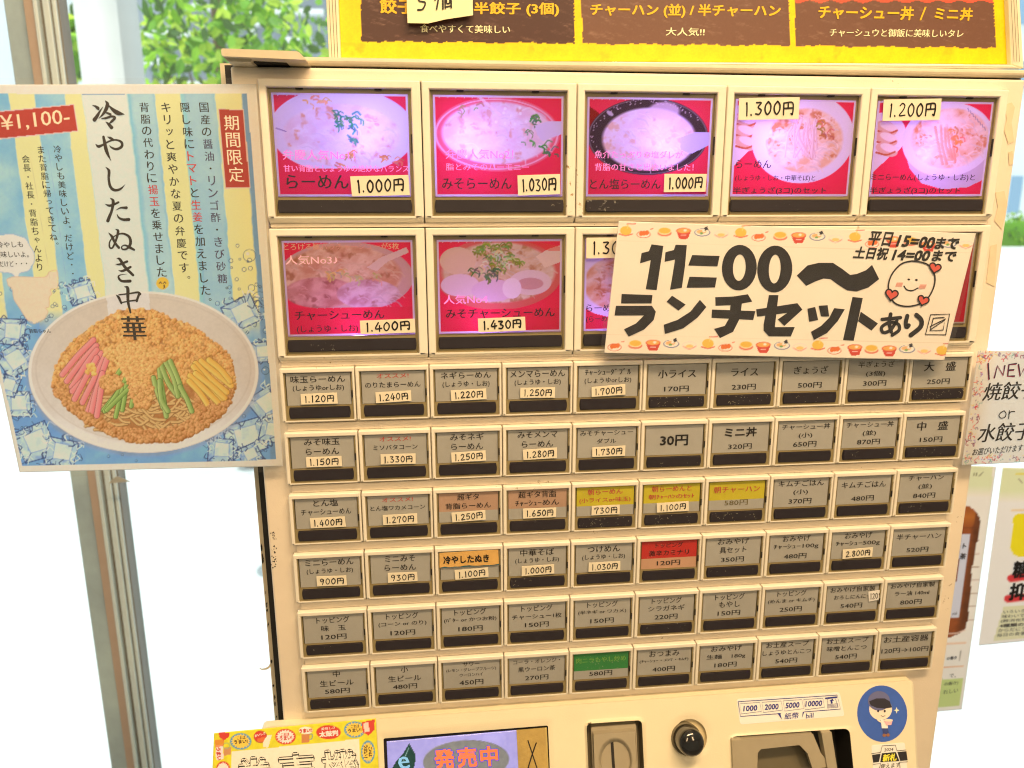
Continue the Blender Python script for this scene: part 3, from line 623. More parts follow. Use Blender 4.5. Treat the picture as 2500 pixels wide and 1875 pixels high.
hm = MB(); hm.add(UV([.1, 1.88, 1.88, .1] * 2, [.11, .11, 1.865, 1.865] * 2, [-.9] * 4 + [-.165] * 4), [BOXF[0]] + BOXF[2:], M_house)
BH = bpy.data.meshes.new('lamp housing'); BH.from_pydata(np.concatenate(hm.v).tolist(), [], hm.f); BH.materials.append(M_house)
BC = boxmesh('large cover', [(.126, 1.856, .137, 1.60, -.05, -.036, M_cover)])
BBAR = barmesh('large push bar', .140, 1.843, 1.625, 1.805, -.10, -.02, M_bar)
M_pic = print_mat('backlit menu film', translucent=.62, rough=.3, grain=.04)
PX = 200.0
def pict(c, r2, paint):
    u0, v0 = 2 * c + .15, (-4.065, -2.045)[r2] + .18
    mp = lambda x, y, w: UV(u0 + np.asarray(x, float) / PX, v0 + np.asarray(y, float) / PX / RR, w)
    pr = Print([(0, 0), (336, 0), (336, 250), (0, 250)], 2.0, (246, 44, 82), mapf=mp); paint(pr); X, Y = pr.X, pr.Y
    pr.blend(((X < 5) | (X > 331) | (Y < 6) | (Y > 245)) * 1.0, (236, 228, 240)); return pr, mp
def soup(p, cx, cy, rx, ry, seed, bright=(250, 240, 225), mid=(240, 205, 160), dark=(200, 130, 70), n=420):
    m = (((p.X - cx) / rx) ** 2 + ((p.Y - cy) / ry) ** 2 < 1)
    f = fbm(p.X * 1.2 + p.Y * .6, p.Y * 1.5, 34, seed, 5); f = np.clip((f - .3) * 2.4, 0, 1)[..., None]
    col = np.array(bright) * f + np.array(mid) * (1 - f); g = np.clip((fbm(p.X, p.Y, 18, seed + 9, 3) - .62) * 7, 0, 1)[..., None]; col = col * (1 - g * .7) + np.array(dark) * g * .7
    edge = np.clip((1 - np.sqrt(((p.X - cx) / rx) ** 2 + ((p.Y - cy) / ry) ** 2)) * 14, 0, 1)[..., None]
    k = m[..., None] * edge; p.C = p.C * (1 - k) + col * k
    rg = np.random.default_rng(seed)
    for _ in range(n // 6):
        a = rg.uniform(0, 6.28); q = math.sqrt(rg.random()) * .85; x, y = cx + rx * q * math.cos(a), cy + ry * q * math.sin(a); t = rg.uniform(-.6, .6); l = rg.uniform(6, 22)
        p.stroke([(x, y), (x + l * math.cos(t), y + l * math.sin(t) + 2), (x + l * 1.7 * math.cos(t + .4), y + l * 1.5 * math.sin(t + .5))], rg.uniform(2, 4.5), np.array(bright) + rg.uniform(-25, 5), al=.65)
def leaves(p, pts, seed=1, c=(70, 140, 60), n=5):
    rg = np.random.default_rng(seed)
    for x, y in pts:
        for _ in range(n):
            a = rg.uniform(-.9, .9); l = rg.uniform(5, 14); xx, yy = x + rg.normal(0, 7), y + rg.normal(0, 5)
            p.stroke([(xx, yy), (xx + l * math.cos(a), yy + l * math.sin(a)), (xx + l * 1.5 * math.cos(a + .5), yy + l * 1.5 * math.sin(a + .5))], rg.uniform(2.5, 5), np.array(c) + rg.uniform(-25, 40, 3), al=.85)
def gyoza(p, x, y):
    for k in range(3):
        yy = y + k * 28; p.ell(x + 4 * k, yy, 34, 17, (235, 190, 165), rot=.3); p.ell(x + 6 + 4 * k, yy - 4, 27, 10, (250, 232, 225), rot=.3); p.stroke([(x - 22, yy + 8), (x + 8, yy + 14), (x + 32, yy + 6)], 5, (205, 105, 60))
def pa1(p):
    p.ell(171, 90, 182, 104, (232, 228, 245)); p.poly([(0, 182), (336, 182), (336, 260), (0, 260)], (246, 44, 82)); soup(p, 168, 100, 150, 78, 3, (245, 238, 245), (235, 215, 225), (225, 160, 110))
    leaves(p, [(150, 45), (170, 60), (150, 75), (185, 80), (195, 55), (190, 105)], 4, (60, 140, 90), 6); leaves(p, [(95, 18), (125, 20)], 6, (240, 170, 110), 5); leaves(p, [(270, 155), (300, 165), (180, 150), (160, 170)], 8, (225, 140, 85), 6)
    p.stroke([(0, 82), (30, 92)], 2, (120, 90, 160)); p.poly([(0, 183), (336, 183), (336, 260), (0, 260)], (246, 44, 82))
def pa2(p):
    p.ell(163, 95, 165, 92, (245, 110, 130)); p.ring(163, 95, 158, 86, 3, (250, 190, 205)); soup(p, 165, 92, 150, 80, 12, (245, 240, 248), (238, 215, 225), (225, 170, 140)); 
    for k in range(9): p.ell(RNG.uniform(160, 240), RNG.uniform(15, 75), 4, 4, (250, 250, 255)); 
    leaves(p, [(235, 90), (244, 110)], 3, (90, 160, 90), 4); leaves(p, [(285, 125), (298, 140), (250, 55), (260, 70)], 5, (70, 140, 80), 4); leaves(p, [(60, 40), (85, 35), (110, 30)], 7, (180, 170, 110), 2)
    p.poly([(262, 72), (300, 60), (336, 62), (336, 92), (300, 104), (282, 112), (268, 95)], (225, 222, 245)); p.poly([(110, 3), (170, 50), (176, 46), (118, 0)], (250, 235, 240), .7)
def pa3(p):
    p.poly([(0, 20), (32, 40), (22, 66), (0, 90)], (150, 5, 15)); p.ell(165, 98, 163, 97, (62, 44, 50)); p.ring(165, 98, 160, 94, 2, (130, 110, 120)); soup(p, 168, 104, 132, 82, 21, (246, 238, 246), (240, 218, 228), (230, 190, 150))
    rg = np.random.default_rng(3)
    for _ in range(70): a = rg.uniform(2.4, 5.9); q = rg.uniform(.86, .97); p.ell(165 + 163 * q * math.cos(a), 98 + 97 * q * math.sin(a), 1.6, 1.6, (190, 170, 185))
    p.ell(205, 32, 42, 22, (240, 220, 225), soft=6, al=.8); p.ell(60, 40, 10, 5, (200, 190, 210), rot=.5); p.poly([(250, 100), (290, 86), (336, 84), (336, 116), (285, 140), (255, 130)], (215, 208, 240))
def pa4(p):
    p.ell(20, 75, 80, 60, (245, 235, 240)); p.poly([(0, 100), (70, 105), (0, 175)], (240, 228, 235)); gyoza(p, 26, 55); p.ell(195, 100, 145, 116, (240, 236, 246)); soup(p, 200, 105, 112, 86, 33, (252, 238, 220), (240, 200, 150), (205, 120, 60), 600)
    for k in range(26): a = RNG.uniform(.9, 2.2); x = 195 + RNG.uniform(-35, 35); p.stroke([(x, 45 + RNG.uniform(0, 30)), (x + RNG.uniform(-14, 14), 90), (x + RNG.uniform(-30, 30), 130 + RNG.uniform(-10, 20))], 5, (250, 236, 228), (225, 190, 170))
    leaves(p, [(245, 75), (255, 90), (230, 60)], 5, (190, 120, 70), 4)
    p.poly([(0, 205), (70, 200), (150, 222), (270, 222), (336, 190), (336, 260), (0, 260)], (225, 25, 40), .0)
def pa5(p):
    p.ell(15, 90, 75, 60, (245, 235, 240)); p.poly([(0, 120), (75, 120), (0, 190)], (240, 228, 235)); gyoza(p, 30, 70); p.poly([(88, 120), (110, 175), (150, 215), (215, 232), (290, 226), (336, 205), (336, 110)], (215, 200, 222)); p.ell(215, 100, 135, 98, (238, 232, 246)); soup(p, 220, 96, 118, 82, 41, (250, 232, 222), (240, 190, 150), (215, 120, 60), 500)
    for k in range(5): x = 188 + k * 11; p.stroke([(x - 12 + RNG.uniform(-4, 4), 68 + RNG.uniform(-8, 8)), (x, 115), (x + 16 + RNG.uniform(-5, 5), 158 + RNG.uniform(-14, 10))], 8, (240, 176, 140), (226, 146, 108), al=.75)
    p.ell(210, 45, 36, 22, (250, 235, 225), soft=10, al=.7); leaves(p, [(225, 70), (230, 95), (240, 105)], 9, (230, 140, 70), 5)
    for k in range(8): p.stroke([(262 + k * 8, 16 + k * 7), (266 + k * 8, 24 + k * 7)], 1.6, (110, 110, 150))
def pa6(p):
    p.ell(160, 95, 176, 92, (215, 180, 165)); soup(p, 150, 90, 160, 80, 51, (240, 214, 176), (214, 160, 120), (176, 118, 76)); soup(p, 90, 135, 95, 42, 52, (232, 180, 168), (200, 135, 122), (165, 95, 86), 60)
    soup(p, 215, 140, 85, 40, 53, (235, 210, 215), (200, 150, 150), (170, 110, 100), 150); p.poly([(215, 70), (250, 45), (320, 18), (326, 32), (270, 55), (240, 80)], (235, 215, 190)); leaves(p, [(110, 85), (130, 78), (160, 90), (180, 100), (230, 100)], 4, (205, 190, 120), 5)
    p.poly([(0, 176), (336, 176), (336, 260), (0, 260)], (238, 46, 76))
def pa7(p):
    p.ell(165, 92, 172, 96, (225, 110, 100)); soup(p, 165, 88, 158, 84, 61, (235, 225, 200), (215, 185, 140), (185, 130, 80)); p.ell(55, 55, 48, 36, (232, 210, 170)); p.ell(60, 120, 52, 30, (235, 215, 215)); p.ell(150, 135, 60, 30, (230, 205, 215)); p.ell(250, 115, 58, 34, (235, 220, 215)); p.ell(250, 118, 36, 16, (215, 170, 165)); p.ell(200, 130, 26, 28, (245, 235, 235))
    leaves(p, [(120, 20), (150, 25), (180, 20), (130, 45), (160, 50), (190, 45), (210, 60), (140, 70), (110, 35), (170, 70)], 5, (130, 165, 60), 10); leaves(p, [(100, 85), (130, 95), (150, 85)], 7, (80, 120, 70), 7); leaves(p, [(150, 40), (180, 60), (120, 70)], 11, (215, 220, 180), 8)
    p.poly([(265, 45), (300, 25), (336, 15), (336, 60), (290, 75)], (240, 225, 195)); p.poly([(200, 0), (300, 30), (336, 32), (336, 20), (240, 0)], (235, 90, 70), .5)
    p.poly([(0, 130), (60, 180), (130, 200), (130, 260), (0, 260)], (215, 25, 35), .0); p.poly([(0, 186), (336, 186), (336, 260), (0, 260)], (238, 46, 76))
def pa8(p):
    p.ell(90, 120, 120, 95, (235, 225, 240)); soup(p, 90, 120, 95, 75, 71, (235, 210, 180), (220, 160, 110), (190, 110, 60)); p.poly([(0, 195), (80, 215), (336, 200), (336, 260), (0, 260)], (238, 46, 76))
def pa9(p): p.ell(170, 110, 140, 95, (200, 170, 160)); soup(p, 170, 110, 120, 80, 81, (200, 160, 140), (170, 110, 90), (140, 80, 60), 60)
PK = mat('ink pink self-lit', (.5, .12, .35), .5, emit=(1, .28, .72), es=.72); PKW = mat('ink pale pink self-lit', (.9, .62, .68), .5, emit=(1, .4, .45), es=.12); NV = mat('ink dark violet', (.02, .006, .02), .5); TAN = mat('ink tan pink', (.75, .38, .28), .5)  # both pink inks emit a glow in place of LED light passing through them
BIG = [(0, 0, pa1, [('弁慶人気No1！', 18, 198, 148, 25, PK, .0), ('甘い背脂としょうゆの絶妙なバランス', 18, 333, 181, 17, PK, .0), ('らーめん', 23, 178, 214, 34, NV, .012)], ('1.000円', 185, 333, 199, 249)),
 (1, 0, pa2, [('弁慶人気No2！', 29, 205, 144, 25, PK, 0), ('脂とみそのハーモニー', 29, 246, 176, 18, PK, 0), ('みそらーめん', 18, 200, 218, 28, NV, .004)], ('1.030円', 216, 328, 196, 247)),
 (2, 0, pa3, [('魚介たっぷりの塩ダレが', 21, 261, 143, 19, PK, .006), ('背脂の甘さと出会いました！', 22, 292, 175, 19, PK, .006), ('とん塩らーめん', 10, 203, 218, 26, NV, .004)], ('1.000円', 211, 327, 193, 239)),
 (3, 0, pa4, [('らーめん', 10, 109, 166, 21, NV, .006), ('(しょうゆ・しお・中華そば)と', 10, 238, 203, 17, NV, .004), ('半ぎょうざ(3コ)のセット', 6, 272, 236, 20, NV, .012)], ('1.300円', 6, 173, -3, 52)),
 (4, 0, pa5, [('ミニらーめん(しょうゆ・しお)と', 0, 308, 201, 20, NV, .008), ('半ぎょうざ(3コ)のセット', 0, 268, 236, 20, NV, .012)], ('1.200円', 12, 178, -4, 51)),
 (0, 1, pa6, [('とろける豚バラチャーシューが5枚', 4, 301, 15, 17, TAN, 0), ('人気No3♪', 7, 140, 49, 24, PKW, 0), ('チャーシューめん', 21, 255, 195, 24, NV, .008), ('(しょうゆ・しお)', 24, 184, 232, 22, NV, .0)], ('1.400円', 191, 336, 208, 246)),
 (1, 1, pa7, [('人気No4', 15, 133, 158, 25, PK, .008), ('みそチャーシューめん', 20, 318, 197, 25, NV, .006)], ('1.430円', 107, 236, 209, 246)),
 (2, 1, pa8, [('らーめん', 6, 100, 187, 20, NV, .006), ('(らーめん)', 6, 90, 219, 19, NV, .004)], ('1.300円', 2, 168, -4, 51)),
 (3, 1, pa9, [], None), (4, 1, pa9, [], None)]
LEDC = (.42, .22, 1.0); LK = 4.6
for c, r2, pa, lines, st in BIG:
    off = (2 * c * S, 0, -(-4.065, -2.045)[r2] * RR * S); bt = put('picture_button', BB, MACH, off)
    put('button_tray', BT, bt, off); put('lamp_housing', BH, bt, off); put('clear_cover', BC, bt, off); put('push_bar', BBAR, bt, off)
    pr, mp = pict(c, r2, pa); pr.build('menu_picture', bt, M_pic, -.06, ill=np.array([1, 1, 1.]) * 1.1)
    if lines:
        L = Letters('lettering', bt)
        for t, xa, xb, y, h, m, bd in lines:
            def f(a, b, W, H, xa=xa, xb=xb, y=y, h=h, mp=mp): return mp(xa + (xb - xa) * a / W, y - (b / H - .5) * h, -.056)
            L.items.append((t, bd, f, m))
    if st:
        t, xa, xb, ya, yb = st; u0, v0 = 2 * c + .15, (-4.065, -2.045)[r2] + .18
        sticker('price_sticker', bt, u0 + (xa + xb) / 2 / PX, v0 + (ya + yb) / 2 / PX / RR, (xb - xa) / PX, (yb - ya) / PX / RR, t, random.uniform(-.03, .0), 4.0, w=-.025)
    if (c, r2) in ((3, 1), (4, 1)): continue
    e, lu, lv, lw_ = {(0, 0): (.0115, 1.3, .68, -.42), (1, 0): (.0105, .62, .85, -.42), (2, 0): (.010, 1.2, .8, -.5), (3, 0): (.010, .75, .8, -.45), (4, 0): (.0095, 1.0, .9, -.5), (0, 1): (.0056, 1.05, 1.45, -.35), (1, 1): (.0056, .75, 1.4, -.4), (2, 1): (.005, .6, 1.3, -.4)}[(c, r2)]
    l = bpy.data.lights.new('button_led', 'POINT'); l.energy = e * LK; l.color = (.20, .17, 1.0) if (c, r2) == (0, 0) else (.28, .19, 1.0) if c < 3 and r2 == 0 else LEDC; l.shadow_soft_size = .004
    o = bpy.data.objects.new('button_led', l); COL.objects.link(o); o.location = Vector(UV(2 * c + lu, (-4.065, -2.045)[r2] + lv, -.40)); o.parent = bt; o.matrix_parent_inverse = bt.matrix_basis.inverted()

# ------------------------------------------------------------------ control panel under the buttons
WCP = 0.0
SLB = .47                                   # slope of the control panel, a true plane leaning out towards the bottom
_p0 = P(1400, 1722, 0); SLA = .05 - SLB * (ZB - _p0[2]) / S
def WSL(x, y, off=0.0):
    x = np.asarray(x, float); y = np.asarray(y, float)
    d = np.stack([(x - 1250) / F, (y - 937.5) / F, np.ones(np.broadcast(x, y).shape)], -1) @ R
    A = SLA + off; s_ = -(A + SLB * CL[1] + CL[2]) / (d[..., 2] + SLB * d[..., 1])
    return A + SLB * (CL[1] + s_ * d[..., 1])
def CP(off): return (lambda x, y: WSL(x, y, off))
outer = rrect([(640, 1776), (2226, 1661), (2256, 2250), (690, 2420)], 16, 5)
hs_f, hs_i = rrect([(918, 1785), (1352, 1747), (1366, 2080), (932, 2110)], 12), rrect([(936, 1803), (1338, 1771), (1350, 2066), (948, 2096)], 5)
hc_f, hc_i = rrect([(1424, 1757), (1577, 1747), (1590, 2000), (1436, 2010)], 22), rrect([(1432, 1767), (1567, 1758), (1578, 1992), (1442, 2000)], 12)
hk_f, hk_i = ellp(1686, 1798, 60, 63, 24), ellp(1684, 1801, 42, 46, 24)
hb_f, hb_i = rrect([(1772, 1790), (2098, 1768), (2118, 2010), (1786, 2035)], 26), rrect([(1784, 1798), (2074, 1778), (2096, 2004), (1796, 2028)], 16)
cpm = MB(); plate(cpm, outer, [(hs_f, hs_i, -.02), (hc_f, hc_i, .06), (hk_f, hk_i, -.02), (hb_f, hb_i, .02)], 0.0, -.119, M_ctrl); cpo = cpm.build('control_panel', MACH)
for p in cpo.data.polygons: p.use_smooth = False
def deep(name, loop, w0, w1, m, parent):       # dark inner wall and floor of an opening
    mb = MB(); A = P([p[0] for p in loop], [p[1] for p in loop], CP(w0)); B = A.copy(); B[:, 1] += (w0 - w1) * S; n = len(loop)
    mb.add(np.concatenate([A, B]), [(i, (i + 1) % n, n + (i + 1) % n, n + i) for i in range(n)] + [tuple(range(n, 2 * n))], m); return mb.build(name, parent)
M_olive = mat('olive grey plastic', ph(166, 144, 104), .38, vary=.06, scale=60); M_olive2 = mat('dark olive plastic', ph(108, 92, 60), .4); M_black = mat('glossy black plastic', (.012, .012, .013), .12, coat=.6)
# screen
deep('screen_well', hs_i, -.02, -.115, M_dark, MACH)
sq = [(944, 1811), (1335, 1777), (1348, 2066), (956, 2094)]
scr = Print(sq, 2.5, (166, 162, 238))
scr.noise(60, .06); scr.ell(1138, 1857, 105, 50, (120, 122, 128), rot=-.06)
scr.blend(((((scr.X - 1138) / 105) ** 2 + ((scr.Y - 1857) / 50) ** 2) < 1) * fbm(scr.X, scr.Y, 9, 5) * .5, (150, 150, 140))
scr.poly([(999, 1815), (1006, 1826), (1013, 1840), (1014, 1858), (1010, 1880), (1000, 1910), (985, 1925), (962, 1900), (957, 1876), (966, 1860), (985, 1838)], (32, 66, 60))
scr.stroke([(998, 1826), (990, 1845), (982, 1865)], 1.6, (150, 190, 190)); scr.blend((scr.X > 1262 + (scr.Y - 1783) * .04) * 1.0, (196, 160, 84)); scr.noise(8, .05)
so_ = scr.build('display_screen', MACH, print_mat('lit display', rough=.15, coat=.4, emit=.42), CP(-.04), ill=np.array([1.35, 1.2, 1.05]))
tp = MB(); tp.poly([(1261, 1784), (1331, 1777), (1346, 2060), (1276, 2068)], CP(-.025), mat('brown parcel tape', ph(190, 150, 72), .3, coat=.4, vary=.18, scale=80, bump=.3), thick=.01); tpo = tp.build('screen_tape', MACH)
tk = MB(); ribbon(tk, [(1289, 1808), (1298, 1835), (1311, 1875)], 2.6, CP(-.018), M_blk); ribbon(tk, [(1309, 1814), (1300, 1840), (1289, 1876)], 3, CP(-.018), M_blk); tk.build('tape_cross', MACH)
Lx = Letters('screen_lettering', MACH)
BL_ = mat('ink screen blue', (.06, .06, .75), .4, emit=(.06, .06, .8), es=.35); OR_ = mat('ink screen orange', (.75, .2, .08), .4, emit=(.8, .2, .06), es=.25)
for ch_, x, y in (('発', 1085, 1853), ('売', 1140, 1849), ('中', 1194, 1846)):
    Lx.glyph(ch_, x, y, 47, CP(-.034), BL_, .075, rot=-.07); Lx.glyph(ch_, x, y, 46, CP(-.030), OR_, .035, rot=-.07)
Lx.glyph('e', 986, 1862, 30, CP(-.030), mat('ink sky blue', (.2, .5, .9), .4, emit=(.2, .5, .9), es=.3), .012, rot=-.1)
# coin slot
deep('coin_well', hc_i, .06, -.2, M_olive2, MACH)
cs = MB(); cs.poly(rrect([(1443, 1777), (1553, 1768), (1563, 1992), (1452, 2000)], 5), CP(-.02), M_olive, thick=.1); cs.build('coin_plate', MACH, bevel=.0008)
cs = MB(); plate(cs, rrect([(1449, 1793), (1550, 1785), (1562, 1988), (1456, 1996)], 4), [(ellp(1502, 1856, 43, 56, 26), ellp(1503, 1858, 35, 47, 26), -.012)], .07, -.1, M_olive, ch=2.5); cs.build('coin_scoop', MACH)
dd = MB(); dd.poly(ellp(1503, 1858, 36, 48, 26), CP(-.010), M_olive); dd.build('coin_dish', MACH)
cs = MB(); ribbon(cs, [(1494, 1808), (1496, 1840), (1499, 1880), (1506, 1910)], 7, CP(-.004), M_dark); cs.build('coin_slit', MACH)
# coin return knob
kb = deep('knob_recess', hk_i, -.02, -.10, mat('knob ring', ph(215, 185, 125), .4), MACH)
def turned(name, cx, cy, prof, m, parent, n=40):   # profile of (radius in photo px at w=0, w)
    c0 = P(cx, cy, CP(0)); px = (P(cx + 1, cy, CP(0)) - c0)[0]; V = []; Fc = []; zs = SLB; ca = 1 / math.hypot(1, zs)
    for r0, wv in prof:
        for i in range(n): t = 2 * math.pi * i / n; V.append((c0[0] + r0 * px * math.cos(t), c0[1] - wv * S + r0 * px * math.sin(t) * zs * ca, c0[2] + wv * S * zs + r0 * px * math.sin(t) * ca))
    for j in range(len(prof) - 1):
        for i in range(n): k = (i + 1) % n; Fc.append((j * n + i, j * n + k, j * n + n + k, j * n + n + i))
    Fc.append(tuple(range((len(prof) - 1) * n, len(prof) * n))); mb = MB(); mb.add(V, Fc, m); return mb.build(name, parent, smooth=True)
turned('return_button_sleeve', 1675, 1803, [(36, -.09), (36, .02), (34, .03), (31, .0)], M_olive2, MACH)
turned('return_button', 1675, 1803, [(31, -.08), (31, .20), (30.2, .235), (28.5, .26), (24, .285), (16, .305), (8, .314), (1, .316)], M_black, MACH)
# bill slot
deep('bill_slot_well', hb_i, .02, -.5, M_dark, MACH)
bs = MB(); bs.poly([(1800, 1806), (1985, 1792), (2008, 1845), (2030, 1880), (2050, 2000), (1850, 2020), (1852, 1850), (1861, 1833), (1970, 1822), (1957, 1797), (1800, 1806)][:2] + [(2004, 1838), (2022, 1862), (2018, 1873), (1984, 1878), (1972, 1840), (1952, 1819), (1858, 1829), (1850, 1838), (1846, 2010), (1806, 2012)], CP(.04), M_olive, thick=.1); bs.build('bill_guide', MACH, bevel=.001)
bs = MB(); bs.poly([(1787, 1808), (1812, 1806), (1822, 2025), (1797, 2030)], CP(.08), M_olive, thick=.15); bs.build('bill_rail', MACH, bevel=.001)
bs = MB(); bs.poly([(2006, 1790), (2030, 1787), (2062, 1990), (2040, 1992)], CP(.08), M_olive, thick=.15); bs.build('bill_rail', MACH, bevel=.001)
bs = MB(); bs.poly([(1850, 1828), (1990, 1818), (2040, 2010), (1850, 2020)], CP(-.25), M_olive2, thick=.02); bs.build('bill_throat', MACH)
# stickers on the control panel
NAVY = ink(34, 38, 110); STK = mat('clear label', ph(253, 236, 190), .35, coat=.3)
sb = MB(); sb.poly(rrect([(1798, 1707), (2050, 1690), (2062, 1748), (1807, 1769)], 7), CP(.004), STK, thick=.004); lab = sb.build('bill_label', MACH)
lb = MB(); W1 = CP(.008)
ribbon(lb, [(1802, 1713), (2044, 1697), (2052, 1731), (1963, 1738)], 1.6, W1, NAVY, smooth=False); ribbon(lb, [(1802, 1713), (1808, 1749), (1906, 1742)], 1.6, W1, NAVY, smooth=False)
for xa, xb in ((1806, 1855), (1860, 1907), (1912, 1958), (1962, 2009)):
    f = lambda x: -(x - 1806) * .066
    ribbon(lb, [(xa, 1718 + f(xa)), (xb, 1718 + f(xb)), (xb + 4, 1740 + f(xb)), (xa + 4, 1743 + f(xa))], .9, W1, NAVY, smooth=False, closed=True)
lb.poly([(1898, 1741), (1905, 1741), (1909, 1757)], CP(.010), NAVY); lb.poly([(1960, 1738), (1964, 1737), (1958, 1753)], CP(.010), NAVY)
lb.poly([(2025, 1711), (2033, 1706)[:2], (2036, 1711), (2032, 1711), (2033, 1717), (2029, 1718), (2028, 1712)], CP(.012), NAVY)
ribbon(lb, [(2016, 1705), (2042, 1702)], 4, W1, NAVY, smooth=False); ribbon(lb, [(2021, 1707), (2021, 1729)], 1, W1, NAVY, smooth=False); ribbon(lb, [(2040, 1706), (2046, 1727)], 1, W1, NAVY, smooth=False)
for k in range(4): ribbon(lb, [(2021, 1720 + 2.8 * k), (2046, 1718 + 2.8 * k)], .9, W1, NAVY, smooth=False)
lb.build('label_marks', lab)
Ll = Letters('label_lettering', lab)
for t, x, y, wd in (('1000', 1832, 1729, 33), ('2000', 1884, 1725.5, 33), ('5000', 1935, 1721.5, 33), ('10000', 1987, 1717.5, 40)): Ll.px(t, x - wd / 2, y + 1, x + wd / 2, y - 1, 13, NAVY, W1, .02)
Ll.px('紙幣', 1916, 1749, 1950, 1746, 15.5, NAVY, W1, .01); Ll.px('bill', 1968, 1748, 1986, 1746, 12, NAVY, W1)
om = MB(); om.poly(ellp(2154, 1742.5, 61, 69, 40, rot=-.1), CP(.004), mat('blue round sticker', ph(66, 96, 158), .3, coat=.4, vary=.08, scale=90, speck=.455, spcol=ph(150, 160, 190)), thick=.004); ovo = om.build('round_sticker', MACH)
fg = MB(); wv = CP(.008)
SK = ink(246, 214, 170); HR = ink(46, 40, 44); CAPC = ink(104, 100, 122); WH = ink(252, 232, 200); BLU = ink(54, 66, 110); BRN = ink(150, 96, 60); BWL = ink(240, 176, 160)
fg.poly(ellp(2150, 1731, 28, 27, 26), wv, SK); fg.poly(ellp(2146, 1711, 27, 24, 26), CP(.011), CAPC)
fg.poly([(2122, 1712), (2140, 1705), (2160, 1705), (2172, 1712), (2178, 1727), (2160, 1730), (2140, 1728), (2126, 1722)], CP(.014), HR)
for x in (2144, 2160): fg.poly(ellp(x, 1736, 2.6, 3.2, 10), CP(.017), HR)
ribbon(fg, [(2151, 1747), (2156, 1749), (2161, 1747)], 1.2, CP(.017), HR)
fg.poly([(2150, 1756), (2166, 1760), (2168, 1778), (2153, 1778)], CP(.011), WH); fg.poly([(2154, 1778), (2168, 1778), (2170, 1791), (2156, 1791)], CP(.011), BLU); fg.poly(ellp(2159, 1795, 4.5, 4, 10), CP(.011), BRN); fg.poly(ellp(2168, 1794.5, 4.5, 4, 10), CP(.014), BRN)
ribbon(fg, [(2150, 1762), (2143, 1757), (2141, 1750)], 4, CP(.014), SK); fg.poly([(2158, 1760), (2180, 1757), (2176, 1770), (2165, 1771)], CP(.020), BWL); fg.poly(ellp(2169, 1758.5, 11, 3.2, 14), CP(.023), SK)
fg.poly([(2189, 1726), (2191, 1732), (2196, 1734), (2191, 1736), (2189, 1742), (2187, 1736), (2182, 1734), (2187, 1732)], CP(.011), ink(250, 238, 170)); fg.build('sticker_figure', ovo)
s24 = MB(); s24.poly(rrect([(2127, 1820), (2209, 1813), (2218, 1905), (2135, 1912)], 5), CP(.004), STK, thick=.004); s24o = s24.build('year_label', MACH)
ym = MB(); BK = ink(40, 34, 32)
ribbon(ym, [(2128, 1840), (2150, 1837), (2154, 1821), (2186, 1819), (2190, 1833), (2212, 1831)], 1.4, W1, BK, smooth=False)
ym.poly([(2129, 1843), (2150, 1840), (2146, 1860), (2132, 1862)], CP(.010), BK); ym.poly([(2153, 1839), (2187, 1836), (2196, 1858), (2149, 1861)], CP(.010), BK); ym.poly([(2191, 1836), (2213, 1834), (2216, 1856), (2198, 1858)], CP(.010), BK)
ribbon(ym, [(2132, 1866), (2150, 1864), (2146, 1880)], 1.4, W1, BK, smooth=False); ribbon(ym, [(2198, 1880), (2196, 1861), (2216, 1860)], 1.4, W1, BK, smooth=False); ym.build('label_marks', s24o)
L2 = Letters('label_lettering', s24o); L2.px('2024', 2159, 1831, 2181, 1829, 7.5, BK, W1, .01); L2.px('新札', 2156, 1851, 2189, 1848, 17, ink(250, 220, 60), CP(.014), .03); L2.px('使えます', 2150, 1871, 2197, 1867, 12, BK, W1, .01)

# ------------------------------------------------------------------ menu board on top of the machine
BRD = empty('menu_board', UV(5, -4.4, -.5), 'yellow and brown side dish menu board standing on top of the ticket machine', 'menu board')
def wv_(x, n=3): return (math.sin(x * .13) + .6 * math.sin(x * .31 + 1) + .5 * math.sin(x * .071)) * 1.8
bq = [(815, -260), (2450, -260), (2469, 157), (832, 146)]
bp = Print(bq, 2.6, (250, 197, 6)); bp.noise(30, .05); bp.noise(5, .02, 8)
ybot = lambda x: 99 + (x - 882) * .0105
for x0, x1, sl_, sr_, ztop in ((881, 1401, .012, .012, None), (1421, 1926, .03, .04, None), (1941, 2427, .035, .06, 4)):
    yb = ybot(bp.X) + 3 * np.abs(np.sin((bp.X - x0) * .105)) + 1.5 * np.sin(bp.X * .043) 
    zz = np.abs(((bp.Y * .5) % 1) - .5) * 5; jl = fbm(bp.Y, bp.Y * 0, 28, int(x0)) * 6 - 3
    m = (bp.X > x0 + (bp.Y - 50) * sl_ + jl) & (bp.X < x1 + (bp.Y - 50) * sr_ + zz) & (bp.Y < yb)
    bp.blend(m * 1.0, (112, 72, 50) if x0 > 1000 else (74, 42, 32))
    if ztop is not None: bp.blend((m & (bp.Y < ztop + 3 * np.sin(bp.X * .12))) * 1.0, (236, 84, 52))
    bp.blend(m * np.clip(fbm(bp.X * .4 + bp.Y, bp.Y * 3 - bp.X, 14, 7) - .62, 0, 1) * 1.6, (170, 132, 100))
bp.blend(np.clip(fbm(bp.X, bp.Y, 40, 77) - .68, 0, 1) * (bp.Y > 105) * 2.2, (170, 130, 30))
bp.build('menu_print', BRD, print_mat('matt menu print', rough=.45, grain=.12), -.70)
fm = MB(); M_fr = mat('aged cream aluminium', ph(248, 222, 168), .4, vary=.08, scale=30, speck=.44, spcol=ph(150, 110, 60))
